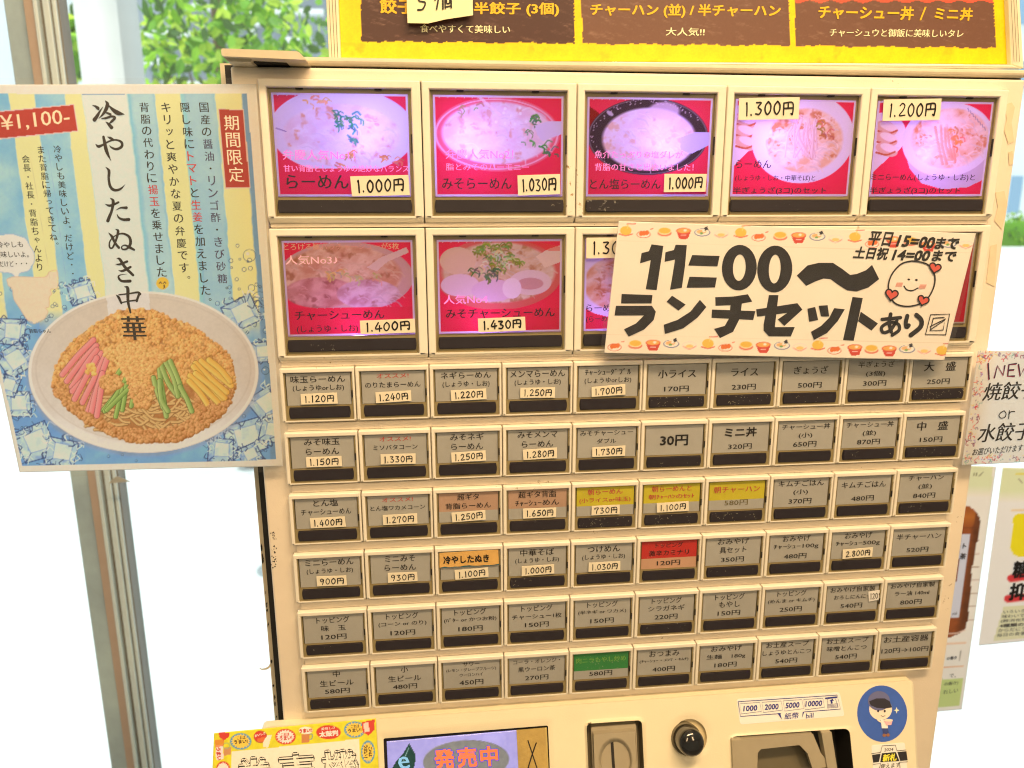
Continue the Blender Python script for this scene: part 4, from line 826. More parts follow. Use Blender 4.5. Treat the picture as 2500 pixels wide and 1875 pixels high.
fm.pbox([(783, -260), (815, -260), (832, 147), (803, 146)], -1.6, -.62, M_fr); fm2 = MB(); fm2.pbox([(2450, -260), (2476, -260), (2500, 168), (2469, 157)], -1.6, -.62, M_fr)
for k in range(3):
    t = (k + 1) / 4
    ribbon(fm, [(783 + 32 * t, -250), (803 + 29 * t, 140)], 1.2, -.60, mat('frame groove', ph(120, 92, 52), .6), smooth=False); ribbon(fm2, [(2450 + 26 * t, -250), (2469 + 27 * t, 150)], 1.2, -.60, mat('frame groove', ph(150, 115, 62), .6), smooth=False)
fm.build('board_frame', BRD, bevel=.0007); fm2.build('board_frame', BRD, bevel=.0007)
fb = MB(); fb.pbox([(803, 146.5), (2470, 157.5), (2498, 168), (805, 153)], -1.5, -.60, M_fr); ribbon(fb, [(806, 150), (1600, 156), (2488, 164)], 1.0, -.58, mat('frame groove', ph(120, 92, 52), .6), smooth=False); fb.build('frame_bottom', BRD, bevel=.0006)
Lb = Letters('menu_lettering', BRD); YL = ink(240, 178, 28); CR = ink(252, 226, 160); wb = -.695; Lb2 = Letters('menu_lettering', BRD); Lb3 = Letters('menu_lettering', BRD); Lb0 = Letters('menu_lettering', BRD)
Lb0.px('餃子', 928, 14, 1010, 16, 36, YL, wb, .02); Lb.px('半餃子 (3個)', 1158, 22, 1364, 23, 33, YL, wb, .022).px('食べやすくて美味しい', 1026, 69, 1245, 72, 20, CR, wb, .01)
Lb2.px('チャーハン (並) / 半チャーハン', 1442, 25, 1905, 28, 33, YL, wb, .022).px('大人気!!', 1626, 77, 1720, 78, 20, CR, wb, .012)
Lb3.px('チャーシュー丼', 1999, 29, 2230, 33, 32, YL, wb, .022).px('/', 2247, 33, 2260, 33, 33, YL, wb, 0).px('ミニ丼', 2283, 33, 2374, 35, 30, YL, wb, .022).px('チャーシュウと御飯に美味しいタレ', 2026, 79, 2352, 82, 20, CR, wb, .012)
NT = empty('paper_note', P(1075, 20, -.6), 'pale yellow paper note reading 51個 taped over the brown menu board', 'note')
nm = MB(); nm.poly([(990, -70), (1152, -72), (1155, 37), (1088, 47), (1045, 57), (995, 56)], -.60, mat('pale yellow paper', ph(250, 232, 160), .7), thick=.01); nm.build('paper', NT)
nh = MB(); ribbon(nh, [(1052, -28), (1028, -26), (1022, 0), (1038, 6), (1032, 22), (1020, 24)], 4, -.595, M_blk); ribbon(nh, [(1062, 0), (1072, -12), (1066, 22)], 4, -.595, M_blk, smooth=False)
hand(nh, '個', 1074, -5, 1104, -8, 52, 4, -.595, M_blk); nh.build('handwriting', NT)

# ------------------------------------------------------------------ lunch sign
LS = empty('lunch_sign', P(1900, 700, .1), 'handwritten lunch set sign with smiling face and red hearts over the picture buttons', 'sign')
WL = lambda x, y: .045 + .05 * np.clip((np.asarray(x, float) - 2100) / 200, 0, 1) * 0 + 0 * y
WLS = .15
sq = [(1510.5, 540), (2383, 570), (2305.5, 879.5), (1475.5, 862)]
lp = Print(sq, 1.9, (248, 222, 184)); lp.noise(120, .02)
def icon(p, x, y, k):
    if k == 'A': p.ell(x, y + 4, 17, 10, (250, 225, 190)); p.ell(x, y - 1, 14, 11, (238, 186, 70)); p.noise; p.stroke([(x - 16, y + 7), (x, y + 11), (x + 16, y + 7)], 3, (226, 110, 80)); p.stroke([(x + 3, y - 17), (x + 24, y - 18)], 1.8, (200, 40, 40)); p.stroke([(x + 5, y - 16), (x + 4, y - 6)], 2.5, (240, 205, 110))
    if k == 'B': p.ell(x, y + 3, 17, 9, (214, 90, 62)); p.ell(x, y + 3, 15.5, 7.6, (250, 226, 196)); [p.ell(x - 6 + 7 * q, y + 1 - q, 5, 6, (232, 110, 44), rot=.4) for q in range(3)]; p.stroke([(x + 17, y - 10), (x + 23, y - 11)], 2, (220, 90, 60))
    if k == 'C': p.ell(x, y + 5, 17, 8, (228, 120, 90)); p.ell(x, y, 16, 9, (246, 214, 150)); p.ell(x, y - 1, 14, 7, (236, 180, 66))
    if k == 'D': p.poly([(x - 18, y - 2), (x + 18, y - 2), (x + 11, y + 15), (x + 8, y + 17), (x - 8, y + 17), (x - 11, y + 15)], (214, 66, 48)); p.ell(x, y - 3, 18, 7, (226, 92, 60)); p.ell(x, y - 3, 15.5, 5.5, (240, 168, 80)); p.ell(x + 4, y - 4, 4, 3, (250, 235, 200)); p.stroke([(x - 6, y + 8), (x + 6, y + 8)], 2, (248, 200, 180))
    if k == 'E': p.ell(x, y + 2, 19, 9.5, (52, 62, 120)); p.ell(x, y + 1.5, 17.6, 8.4, (250, 236, 206)); p.ell(x - 2, y, 12, 5, (240, 176, 110)); p.ell(x + 4, y - 2, 4, 3, (252, 240, 215)); p.ell(x - 2, y + 4, 4, 2.6, (110, 160, 80)); p.poly([(x + 4, y - 9), (x + 12, y - 13), (x + 15, y - 5), (x + 7, y - 2)], (40, 38, 46))
    if k == 'F': p.stroke([(x - 16, y + 2), (x, y + 9), (x + 16, y + 2)], 3, (238, 160, 130)); p.ell(x, y + 2, 9, 4, (242, 196, 110)); p.ring(x, y, 17, 9, 1, (244, 212, 190))
k1 = .28933
for (x, y, k) in [(995, 360, 'A'), (1145, 378, 'B'), (1322, 360, 'C'), (1482, 368, 'D'), (1640, 365, 'E'), (1800, 385, 'F'), (1965, 375, 'A'), (2115, 405, 'B'), (2298, 395, 'C'), (2453, 405, 'D'), (2611, 400, 'E'), (2765, 425, 'F'), (2928, 412, 'A'), (3073, 460, 'B'), (3253, 440, 'D'), (3400, 440, 'C'), (3548, 480, 'D'), (3718, 460, 'E'), (3865, 475, 'F'),
                  (900, 1330, 'B'), (1075, 1310, 'C'), (1225, 1312, 'D'), (1378, 1305, 'E'), (1532, 1325, 'F'), (1688, 1312, 'A'), (1835, 1335, 'B'), (2010, 1320, 'C'), (2155, 1330, 'D'), (2313, 1320, 'E'), (2463, 1340, 'F'), (2615, 1325, 'A'), (2755, 1358, 'B'), (2928, 1350, 'D'), (3068, 1350, 'C'), (3218, 1360, 'D'), (3368, 1350, 'E'), (3513, 1365, 'F'), (3663, 1370, 'A')]:
    icon(lp, 1240 + x * k1, 460 + y * k1, k)
lp.stroke([(1508, 588), (2372, 618)], 1, (230, 204, 166)); lp.stroke([(1480, 817), (2318, 838)], 1, (230, 204, 166))
lp.build('paper', LS, print_mat('laminated paper', rough=.4, coat=.15, grain=.02), WLS - .001)
laminate('laminate', [(1500, 529), (2392, 560), (2318, 889), (1464, 873)], LS, WLS + .018, 12)
mk = MB(); M_mark = mat('black poster marker', (.014, .012, .016), .32, vary=.5, scale=160, coat=.15)
A3 = lambda l: [(1240 + x * k1, 460 + y * k1) for x, y in l]; A4 = lambda l: [(1860 + x * k1, 460 + y * k1) for x, y in l]
zz = [0]
def mpoly(pts, m=M_mark):
    zz[0] = (zz[0] + 1) % 9; mk.poly(pts, WLS + .002 + .0005 * zz[0], m)
for l in ([(1212, 472), (1312, 485), (1285, 660), (1255, 858), (1163, 850), (1190, 700), (1205, 605), (1115, 632), (1128, 545), (1190, 530)], [(1415, 475), (1510, 478), (1495, 650), (1468, 838), (1368, 855), (1390, 730), (1410, 600), (1322, 620), (1330, 538), (1400, 520)],
          [(1555, 562), (1787, 570), (1768, 658), (1522, 650)], [(1532, 745), (1763, 752), (1748, 835), (1508, 838)],
          [(960, 890), (1220, 900), (1212, 970), (955, 970)], [(912, 990), (1215, 990), (1248, 1040), (1230, 1110), (1150, 1190), (1020, 1250), (980, 1188), (1080, 1140), (1150, 1070), (900, 1072)],
          [(1385, 905), (1500, 980), (1440, 1030), (1340, 955)], [(1620, 940), (1675, 1000), (1600, 1090), (1480, 1180), (1325, 1228), (1315, 1150), (1430, 1110), (1540, 1040)],
          [(1750, 918), (1900, 912), (2025, 893), (2062, 955), (1900, 985), (1752, 990)], [(1722, 1022), (2088, 1035), (2070, 1110), (1718, 1092)], [(1880, 960), (1975, 960), (1960, 1090), (1900, 1210), (1790, 1262), (1740, 1185), (1830, 1160), (1870, 1090)]): mpoly(A3(l))
for l in ([(295, 735), (385, 650), (480, 628), (600, 628), (680, 680), (745, 730), (800, 722), (880, 690), (930, 645), (990, 765), (900, 835), (800, 870), (720, 860), (640, 810), (580, 765), (520, 760), (450, 785), (375, 822)],
          [(-48, 1020), (60, 1005), (300, 968), (342, 1022), (190, 1160), (135, 1105), (215, 1050), (-40, 1082)], [(60, 900), (140, 900), (110, 1170), (278, 1170), (245, 1248), (60, 1248), (15, 1200), (15, 1150)],
          [(385, 1015), (450, 1000), (475, 1110), (400, 1125)], [(480, 990), (555, 985), (568, 1080), (500, 1080)], [(610, 1010), (700, 1020), (640, 1120), (550, 1220), (440, 1278), (415, 1210), (500, 1160), (570, 1090)],
          [(765, 915), (852, 925), (775, 1285), (685, 1280)], [(835, 1040), (980, 1140), (925, 1200), (812, 1120)]): mpoly(A4(l))
def ringpoly(cx, cy, rx, ry, ix, iy, conv):
    n = 30; rot = .06; o = conv(ellp(cx, cy, rx, ry, n, rot)); i = conv(ellp(cx, cy, ix, iy, n, rot))
    # flatten the sides a little, as a marker drawn zero
    W1_ = P([p[0] for p in o], [p[1] for p in o], WLS + .004); W2_ = P([p[0] for p in i], [p[1] for p in i], WLS + .004)
    mk.add(np.concatenate([W1_, W2_]), [(a, (a + 1) % n, n + (a + 1) % n, n + a) for a in range(n)], M_mark)
ringpoly(1953, 668, 147, 192, 54, 112, A3); ringpoly(2252, 680, 148, 198, 50, 122, A3)
def st4(l, wd, **k): ribbon(mk, A4(l), wd, WLS + .004, M_mark, **k)
st4([(1015, 1105), (1090, 1098), (1170, 1090)], 8.5); st4([(1088, 1060), (1075, 1130), (1092, 1210)], 9); st4([(1140, 1115), (1085, 1195), (1025, 1215), (1012, 1170), (1080, 1130), (1150, 1145), (1158, 1195), (1100, 1238)], 8)
st4([(1228, 1075), (1215, 1130), (1222, 1170), (1240, 1155)], 10); st4([(1305, 1068), (1345, 1110), (1338, 1170), (1258, 1238)], 11)
st4([(1425, 1065), (1585, 1060), (1552, 1236), (1382, 1232)], 2.6, smooth=False, closed=True)
st4([(1448, 1095), (1535, 1088), (1552, 1100), (1420, 1165), (1425, 1190), (1545, 1110), (1530, 1195), (1420, 1200), (1448, 1095)], 2.4, smooth=False)
mk.build('marker_letters', LS)
mk = MB(); st4([(1265, 612), (1345, 622), (1410, 650), (1455, 720), (1460, 790), (1440, 860), (1400, 925), (1330, 975), (1240, 995), (1160, 985), (1110, 955), (1085, 900), (1068, 830), (1085, 750), (1130, 680), (1190, 630)], 3.6, closed=True)
st4([(1200, 825), (1225, 855), (1270, 862), (1318, 840)], 3); mpoly(A4(ellp(1240, 768, 11, 8, 12))); mpoly(A4(ellp(1305, 772, 11, 8, 12)))
PKC = ink(232, 150, 120); HRT = ink(222, 84, 62)
for cx, cy in ((1160, 813), (1357, 830)):
    for k in range(7): ribbon(mk, A4([(cx - 30 + k * 8, cy + 14), (cx - 18 + k * 8, cy - 18)]), 1.6, WLS + .003, PKC, smooth=False)
def heart(cx, cy, s_, rot):
    o = []
    for k in range(28):
        t = 2 * math.pi * k / 28; x = 16 * math.sin(t) ** 3; y = -(13 * math.cos(t) - 5 * math.cos(2 * t) - 2 * math.cos(3 * t) - math.cos(4 * t)); x, y = x * s_ / 17, y * s_ / 17
        o.append((cx + x * math.cos(rot) - y * math.sin(rot), cy + x * math.sin(rot) + y * math.cos(rot)))
    mk.poly(A4(o), WLS + .012, HRT); ribbon(mk, A4(o), 3.2, WLS + .014, M_mark, closed=True)
heart(1462, 670, 52, .25); heart(1096, 895, 56, .2); heart(1362, 945, 50, .3); mk.build('smiley_drawing', LS)
Lh = Letters('small_handwriting', LS)
Lh.px('平日', *A4([(905, 420)])[0], *A4([(1095, 430)])[0], 33, M_blk, WLS + .004, .02, .2).px('15=00', *A4([(1150, 440)])[0], *A4([(1455, 460)])[0], 26, M_blk, WLS + .004, .03, .25).px('まで', *A4([(1470, 462)])[0], *A4([(1660, 466)])[0], 27, M_blk, WLS + .004, .03, .2)
Lh.px('土日祝', *A4([(783, 540)])[0], *A4([(1065, 552)])[0], 28, M_blk, WLS + .004, .03, .2).px('14=00', *A4([(1112, 560)])[0], *A4([(1415, 570)])[0], 24, M_blk, WLS + .004, .03, .25).px('まで', *A4([(1445, 568)])[0], *A4([(1636, 573)])[0], 25, M_blk, WLS + .004, .03, .2)

# ------------------------------------------------------------------ chilled noodle poster
PO = empty('noodle_poster', P(300, 700, .05), 'laminated blue and yellow poster of a chilled noodle bowl left of the machine', 'poster')
WPO = lambda x, y: .02 + .0000022 * np.clip(620 - np.asarray(x, float), 0, 900) ** 2
q = [(-158, 207), (625, 205), (690, 1138), (48, 1153)]
pp = Print(q, 2.1, (240, 218, 196)); X, Y = pp.X, pp.Y
ql = [(-150, 229), (603, 229), (675, 1122), (55, 1138)]
inn = pp.polym(ql)
xs = X - (Y - 228) * (.125 - (X - 200) * .0001); wob = (fbm(X, Y, 30, 5) - .5) * 7; xs = xs + wob
art = np.empty(pp.C.shape); art[:] = (150, 192, 226)
n1 = fbm(X, Y, 70, 8, 5)[..., None]; art = art * (1 - (n1 - .45) * .5 * np.array([1.1, .5, .1]))
def band(a, b, c, soft=2.5, al=1.0):
    global art
    m = (np.clip((xs - a) / soft + .5, 0, 1) * np.clip((b - xs) / soft + .5, 0, 1))[..., None] * al; art = art * (1 - m) + np.array(c, float) * m
YW = (246, 226, 150); BLs = (160, 198, 226)
band(-200, -60, YW); band(20, 83, YW); band(157, 200, YW); band(377, 447, YW); band(525, 590, YW); band(310, 318, (140, 190, 222)); band(440, 450, (150, 200, 226)); band(320, 374, (186, 208, 226), 10, .7)
band(452, 520, (176, 200, 218), 10, .6)
# water towards the bottom
wt = np.clip((Y - 735 + (fbm(X, Y, 60, 4) - .5) * 120) / 110, 0, 1)[..., None]; water = np.array([118, 164, 214.]) * (1 + (fbm(X, Y, 50, 12, 5)[..., None] - .5) * .3); art = art * (1 - wt) + water * wt
band(200, 310, (226, 230, 232), 5, .93 * (Y < 800)[..., None]); band(590, 640, (110, 145, 178), 6, .85)
pp.C = pp.C * (1 - inn[..., None]) + art * inn[..., None]
bn = (xs > 200) & (xs < 305) & (Y > 228) & (Y < 232); pp.blend(bn * inn, (120, 150, 180))
rg = np.random.default_rng(5)
def bubble(x, y, r0):
    pp.ring(x, y, r0, r0, 1.5, (60, 84, 118), .75); pp.ell(x - r0 * .3, y - r0 * .3, r0 * .3, r0 * .25, (235, 245, 250), al=.7)
for _ in range(150):
    side = rg.random(); 
    if side < .4: x, y = rg.uniform(560, 672), rg.uniform(600, 1120)
    elif side < .7: x, y = rg.uniform(0, 120), rg.uniform(700, 1130)
    elif side < .9: x, y = rg.uniform(60, 660), rg.uniform(1040, 1130)
    else: x, y = rg.uniform(120, 220), rg.uniform(680, 760)
    if ((x - 350) / 285) ** 2 + ((y - 910) / 200) ** 2 > 1: bubble(x, y, rg.choice([2.5, 3, 4, 5, 7]))
for x, y, r0 in ((609, 624, 15), (614, 703, 8), (596, 658, 5), (578, 682, 4), (125, 771, 5), (634, 730, 18), (648, 905, 9), (531, 741, 5)): bubble(x, y, r0)
def cube(cx, cy, s_, a, seed):
    r2 = np.random.default_rng(seed); pts = [(cx + s_ * math.cos(a + k * 1.571 + r2.uniform(-.12, .12)), cy + s_ * .92 * math.sin(a + k * 1.571 + r2.uniform(-.12, .12))) for k in range(4)]
    pp.poly(pts, (178, 200, 216), .9); m = pp.polym(pts)
    pp.blend(m * np.clip(fbm(X, Y, s_ * .35, seed) * 3 - 1.4, 0, 1) * .7, (236, 242, 240)); pp.blend(m * np.clip(fbm(X, Y, s_ * .3, seed + 5) * 4 - 2.3, 0, 1) * .8, (96, 130, 184))
    ip = [((x - cx) * .58 + cx + s_ * .05, (y - cy) * .58 + cy - s_ * .05) for x, y in pts]; pp.poly(ip, (226, 232, 228), .75)
    for k in range(4):
        pp.stroke([pts[k], pts[(k + 1) % 4]], 2.8, (52, 76, 128), al=.9); pp.stroke([pts[k], ip[k]], 2.6, (60, 86, 140), al=.8); pp.stroke([ip[k], ip[(k + 1) % 4]], 2, (120, 150, 200), al=.7)
    for _ in range(26):
        t = r2.integers(4); u = r2.random(); x = pts[t][0] * (1 - u) + pts[(t + 1) % 4][0] * u; y = pts[t][1] * (1 - u) + pts[(t + 1) % 4][1] * u; an = r2.uniform(0, 6.3); l = s_ * .22
        pp.stroke([(x, y), (x + l * math.cos(an), y + l * math.sin(an)), (x + l * 1.5 * math.cos(an + .9), y + l * 1.4 * math.sin(an + .9))], r2.uniform(1.2, 3), (50, 66, 104) if r2.random() < .5 else (230, 238, 245), al=.8)
for k, (x, y, s_, a) in enumerate([(199, 715, 40, .5), (590, 765, 54, .3), (30, 810, 46, .9), (35, 880, 52, .2), (45, 985, 46, .75), (85, 1080, 62, .4), (150, 1106, 52, .9), (600, 1068, 66, .5), (540, 1100, 42, .9), (650, 985, 52, .2), (640, 860, 34, .7), (610, 1110, 36, .3), (20, 940, 36, 1.1), (665, 1050, 44, 1.0)]): cube(x, y, s_, a, k + 3)
pp.C = pp.C * inn[..., None] + np.array([240, 218, 196.]) * (1 - inn[..., None])
# plate with the dish
pp.ell(351, 916, 287, 199, (150, 150, 160), soft=8, al=.5)
pp.ell(350, 909, 281, 197, (216, 198, 180)); rr_ = np.sqrt(((X - 350) / 281) ** 2 + ((Y - 909) / 197) ** 2)
pl = np.clip((1 - rr_) * 60, 0, 1); sh = fbm(X, Y, 40, 22, 5)
pp.blend(pl * np.clip((Y - 880) / 260, 0, 1) * .7, (226, 212, 200)); pp.blend(pl * np.clip(1 - (Y - 700) / 200, 0, 1) * np.clip((560 - X) / 300, 0, 1) * .55, (204, 178, 150)); pp.blend(pl * np.clip(sh - .4, 0, 1) * .6, (198, 178, 158))
pp.ring(350, 907, 277, 193, 5, (238, 226, 214), .8); pp.blend(np.clip((rr_ - .86) * 20, 0, 1) * pl * np.clip((Y - 990) / 60, 0, 1) * .55, (238, 228, 216)); pp.ring(350, 902, 262, 176, 3, (196, 176, 158), .35)
bnm = (xs > 200) & (xs < 310) & (Y < 790); pp.blend(bnm * inn * pl * .55, (232, 226, 222))
def z7(l): return [(60 + x * .27125, 700 + y * .27125) for x, y in l]
food = z7([(980, 200), (1180, 210), (1300, 280), (1480, 340), (1600, 420), (1760, 540), (1850, 620), (1890, 730), (1900, 870), (1860, 1030), (1790, 1150), (1650, 1250), (1520, 1330), (1380, 1390), (1150, 1400), (950, 1395), (790, 1340), (560, 1230), (400, 1110), (280, 980), (245, 870), (270, 740), (340, 600), (440, 480), (560, 390), (740, 270), (860, 215)])
fm_ = pp.polym(food); jit = fbm(X, Y, 16, 9) * 1.0
pp.blend(fm_, (176, 112, 60)); pp.blend(fm_ * np.clip(fbm(X, Y, 12, 31) * 2 - .8, 0, 1), (206, 150, 92))
# soup and noodles
for k in range(70):
    x = rg.uniform(640, 1560); y = rg.uniform(960, 1290); l = rg.uniform(120, 300); a = rg.uniform(-.5, .75) if x < 1200 else rg.uniform(-.9, .4)
    if ((x - 1100) / 620) ** 2 + ((y - 1050) / 300) ** 2 < 1:
        pts = z7([(x - l / 2 * math.cos(a), y - l / 2 * math.sin(a)), (x, y + rg.uniform(15, 55)), (x + l / 2 * math.cos(a), y + l / 2 * math.sin(a))]); pp.stroke(pts, 7.2, (150, 100, 52)); pp.stroke([(p_[0] - .5, p_[1] - .8) for p_ in pts], 5, (228, 190, 128), (206, 158, 96))
base_m = fm_ * (1 - pp.polym(z7([(640, 880), (1560, 880), (1500, 1230), (1250, 1290), (800, 1270), (660, 1150)])))
pp.blobs(3600, base_m * (Y < 960), 5.2, (240, 184, 110), (224, 152, 84), 1, 52); pp.blobs(1900, base_m * (Y > 940), 5.4, (220, 160, 98), (196, 130, 74), 2, 55)
grain_ = np.clip((fbm(X, Y, 9, 41, 2) - .5) * 5, 0, 1); pp.blend(fm_ * grain_ * (1 - pp.polym(z7([(660, 900), (1560, 900), (1500, 1230), (1250, 1290), (800, 1270)]))) * .24, (128, 72, 34)); grain2 = np.clip((fbm(X, Y, 8, 55, 2) - .56) * 6, 0, 1)
pp.blend(fm_ * grain2 * np.clip((1000 - Y) / 200, 0, 1) * .22, (252, 216, 150))
def strips(l, wd, c, c2):
    for pts in l: pp.stroke(z7(pts), wd + 2.4, np.array(c2) * .72); pp.stroke(z7(pts), wd, c, c2)
strips([[(620, 480), (480, 620), (340, 790)], [(645, 530), (500, 690), (380, 850)], [(650, 570), (560, 690), (425, 900)], [(690, 600), (600, 760), (430, 940)], [(650, 640), (560, 800), (450, 1010)], [(730, 610), (640, 800), (520, 1040)], [(745, 640), (660, 880), (570, 1120)], [(700, 780), (640, 960), (600, 1130)], [(690, 900), (670, 1040), (650, 1160)]], 13, (246, 158, 146), (226, 112, 110))
GC, GD = (186, 204, 112), (112, 142, 62)
strips([[(980, 690), (870, 900), (710, 1110)], [(910, 690), (830, 800), (760, 940)], [(870, 900), (800, 1010), (720, 1120)], [(890, 890), (850, 1040), (820, 1170)], [(915, 880), (900, 1000), (880, 1110)], [(1000, 930), (975, 1010), (960, 1075)], [(940, 910), (790, 1060), (740, 1110)]], 9.5, GC, GD)
strips([[(1160, 820), (1190, 930), (1250, 1090)], [(1205, 680), (1230, 880), (1275, 1165)], [(1220, 680), (1290, 860), (1375, 980)], [(1270, 680), (1340, 820), (1380, 985)], [(1310, 670), (1380, 830), (1430, 980)], [(1215, 850), (1230, 1010), (1290, 1120)], [(1400, 900), (1460, 1010), (1505, 1120)]], 11, (196, 206, 128), (120, 146, 66))
strips([[(1590, 670), (1700, 760), (1860, 890)], [(1660, 660), (1760, 740), (1850, 850)], [(1540, 690), (1680, 830), (1820, 950)], [(1520, 720), (1660, 880), (1780, 1005)], [(1490, 800), (1620, 920), (1740, 1040)], [(1480, 850), (1590, 970), (1690, 1135)], [(1540, 780), (1690, 900), (1800, 1000)]], 13, (252, 206, 112), (232, 160, 62))
pp.blobs(900, pp.polym(z7([(700, 560), (1000, 500), (1340, 620), (1210, 700), (1130, 800), (1130, 900), (1060, 950), (930, 880), (850, 700), (720, 620)])), 5.4, (240, 190, 118), (216, 150, 86), 3, 50)
pp.blobs(330, pp.polym(z7([(690, 800), (850, 800), (900, 880), (760, 960), (680, 900)])) + pp.polym(z7([(930, 900), (1160, 900), (1130, 1100), (1000, 1080)])), 5.2, (232, 178, 110), (206, 140, 80), 4, 55)
pp.blobs(520, fm_ * ((((X - 352) / 205) ** 2 + ((Y - 900) / 165) ** 2) > .86) * (Y > 985), 5.6, (222, 164, 104), (196, 128, 72), 6, 55)
pp.blobs(40, pp.polym(z7([(560, 700), (640, 700), (640, 790), (560, 790)])), 5, (248, 196, 110), (236, 170, 90), 5, 40)
# speech bubble, lump, emoji
pp.poly([(0 - 40, 575)] + [(x, y) for x, y in ((-10, 575), (30, 572), (62, 582), (72, 600), (82, 618), (82, 640), (70, 660), (48, 668), (44, 690), (28, 668), (-10, 664), (-40, 660))], (236, 224, 226)); 
pp.stroke([(-20, 572), (30, 571), (62, 581), (73, 600), (83, 618), (83, 640), (70, 661), (48, 668), (43, 690), (28, 668), (-20, 664)], 2, (160, 176, 214))
lump = [(16, 682), (30, 676), (60, 676), (110, 676), (120, 664), (140, 662), (140, 702), (124, 706), (126, 718), (120, 726), (120, 748), (112, 752), (117, 762), (108, 778), (84, 790), (66, 780), (48, 752), (34, 730), (30, 706), (20, 696)]
pp.poly(lump, (238, 206, 172)); pp.stroke(lump + lump[:1], 2, (222, 178, 140), al=.8)
pp.ell(397, 691.5, 15.5, 15, (248, 184, 62)); 
for x in (392, 402): pp.stroke([(x - 3, 692), (x, 688.5), (x + 3, 692)], 1.8, (60, 50, 50))
pp.stroke([(399, 696), (402.5, 697), (400, 699.5), (403, 701.5), (399, 703.5)], 1.5, (60, 50, 50)) if True else None
pp.stroke([(74, 380), (94, 500), (122, 680)], 1, (130, 140, 130), al=.35); pp.stroke([(118, 366), (140, 520), (162, 690)], 1, (130, 140, 130), al=.35)
# tags
pp.poly([(-32, 274), (180, 254), (191, 321), (-28, 343)], (228, 190, 180)); pp.poly([(-30, 276), (179, 256.5), (189, 319), (-26, 340)], (188, 62, 50)); pp.poly([(533, 266), (595, 266), (612, 459), (549, 461)], (226, 190, 170)); pp.poly([(535, 268), (593, 268), (609, 457), (551, 458.6)], (180, 58, 46))
pp.noise(6, .025, 9)
ILP = np.array([.90, .80, .66])
pp.build('paper', PO, print_mat('poster print', translucent=.48, rough=.4, coat=.12, grain=.03), WPO, ill=ILP)
lq = rrect([(-176, 190), (632, 190), (705, 1152), (40, 1166)], 14)
lm = MB(); Wf = P([p[0] for p in lq], [p[1] for p in lq], [float(WPO(p[0], 0)) + .02 for p in lq]); lm.add(Wf, [tuple(range(len(lq)))], M_lam); lmo = lm.build('laminate', PO)
class WP: pass
Lp = Letters('lettering', PO); BKP = mat('ink poster black', (.02, .018, .02), .5); NVP = mat('ink poster navy', (.06, .06, .16), .5); RDP = mat('ink poster red', (.55, .04, .05), .5); WHP = mat('ink poster white', (.85, .78, .68), .5)
class _W:      # lettering follows the bent sheet
    pass
WPL = lambda x, y: WPO(x, y) + .002
Lp.column('国産の醤油・リンゴ酢・きび砂糖。', 498, 262, 546, 710, 23, WPL, BKP, [('醤油', NVP), ('リンゴ酢', NVP), ('きび砂糖', NVP)], .004)
Lp.column('隠し味にトマトと生姜を加えました。', 452, 262, 505, 738, 23, WPL, BKP, [('トマト', RDP), ('生姜', RDP)], .004)
Lp.column('キリッと爽やかな夏の弁慶です。', 405, 262, 453, 684, 23, WPL, BKP, None, .004)
Lp.column('背脂の代わりに揚玉を乗せました', 352, 262, 395, 664, 23, WPL, BKP, [('揚玉', RDP)], .004)
Lp.column('冷やしも美味しいよ。だけど・・', 140, 364, 178, 668, 18, WPL, BKP, None, .002); Lp.column('また背脂に帰ってきてね。', 100, 366, 134, 600, 18, WPL, BKP, None, .002); Lp.column('会長・社長・背脂ちゃんより', 63, 388, 97, 652, 18, WPL, BKP, None, .002)
for c, x, y in (('期', 565, 300), ('間', 569, 342), ('限', 573, 384), ('定', 577, 426)): Lp.glyph(c, x, y, 36, WPL, WHP, .0)
Lp.px('¥1,100-', 2, 303, 169, 285, 42, WHP, WPL, .0)
Lp.glyph('華', 327, 801, 58, WPL, BKP, .016, sx=1.0)
Lp.px('冷やしも', -8, 598, 56, 596, 15, BKP, WPL).px('美味しいよ。', -14, 621, 70, 621, 15, BKP, WPL).px('だけど・・・', -2, 645, 66, 643, 14, BKP, WPL).px('背脂ちゃん', 71, 808, 124, 808, 10, BKP, WPL, .01)
br = MB()
def I5(l): return [(200 + x * .18083, 220 + y * .18083) for x, y in l]
def I6(l): return [(220 + x * .18083, 500 + y * .18083) for x, y in l]
def bs_(f, l, ws): ribbon(br, f(l), [q * .18083 for q in ws], WPL, BKP)
bs_(I5, [(143, 205), (185, 220), (215, 245), (222, 258)], (8, 30, 46, 30)); bs_(I5, [(285, 225), (240, 290), (205, 350), (170, 400)], (5, 28, 45, 55)); bs_(I5, [(318, 145), (345, 190), (325, 260), (280, 330), (225, 385)], (12, 48, 48, 30, 4)); bs_(I5, [(350, 195), (420, 265), (490, 310), (572, 326)], (8, 45, 60, 8)); bs_(I5, [(310, 300), (350, 312), (385, 328)], (10, 28, 32))
bs_(I5, [(265, 385), (330, 375), (400, 355), (445, 372), (400, 425), (360, 455)], (12, 32, 30, 34, 34, 6)); bs_(I5, [(322, 428), (360, 460), (400, 505)], (8, 38, 50))
bs_(I5, [(185, 730), (225, 760), (290, 735), (370, 690), (460, 672), (535, 705), (535, 765), (465, 797), (400, 775), (370, 745)], (8, 40, 28, 24, 24, 34, 38, 34, 24, 4)); bs_(I5, [(348, 632), (385, 648), (425, 672)], (10, 36, 30)); bs_(I5, [(290, 630), (305, 700), (335, 830), (395, 960)], (34, 42, 46, 3))
bs_(I5, [(318, 1036), (365, 1090), (362, 1200), (385, 1305), (440, 1350), (520, 1335), (585, 1272)], (4, 38, 34, 38, 38, 30, 2))
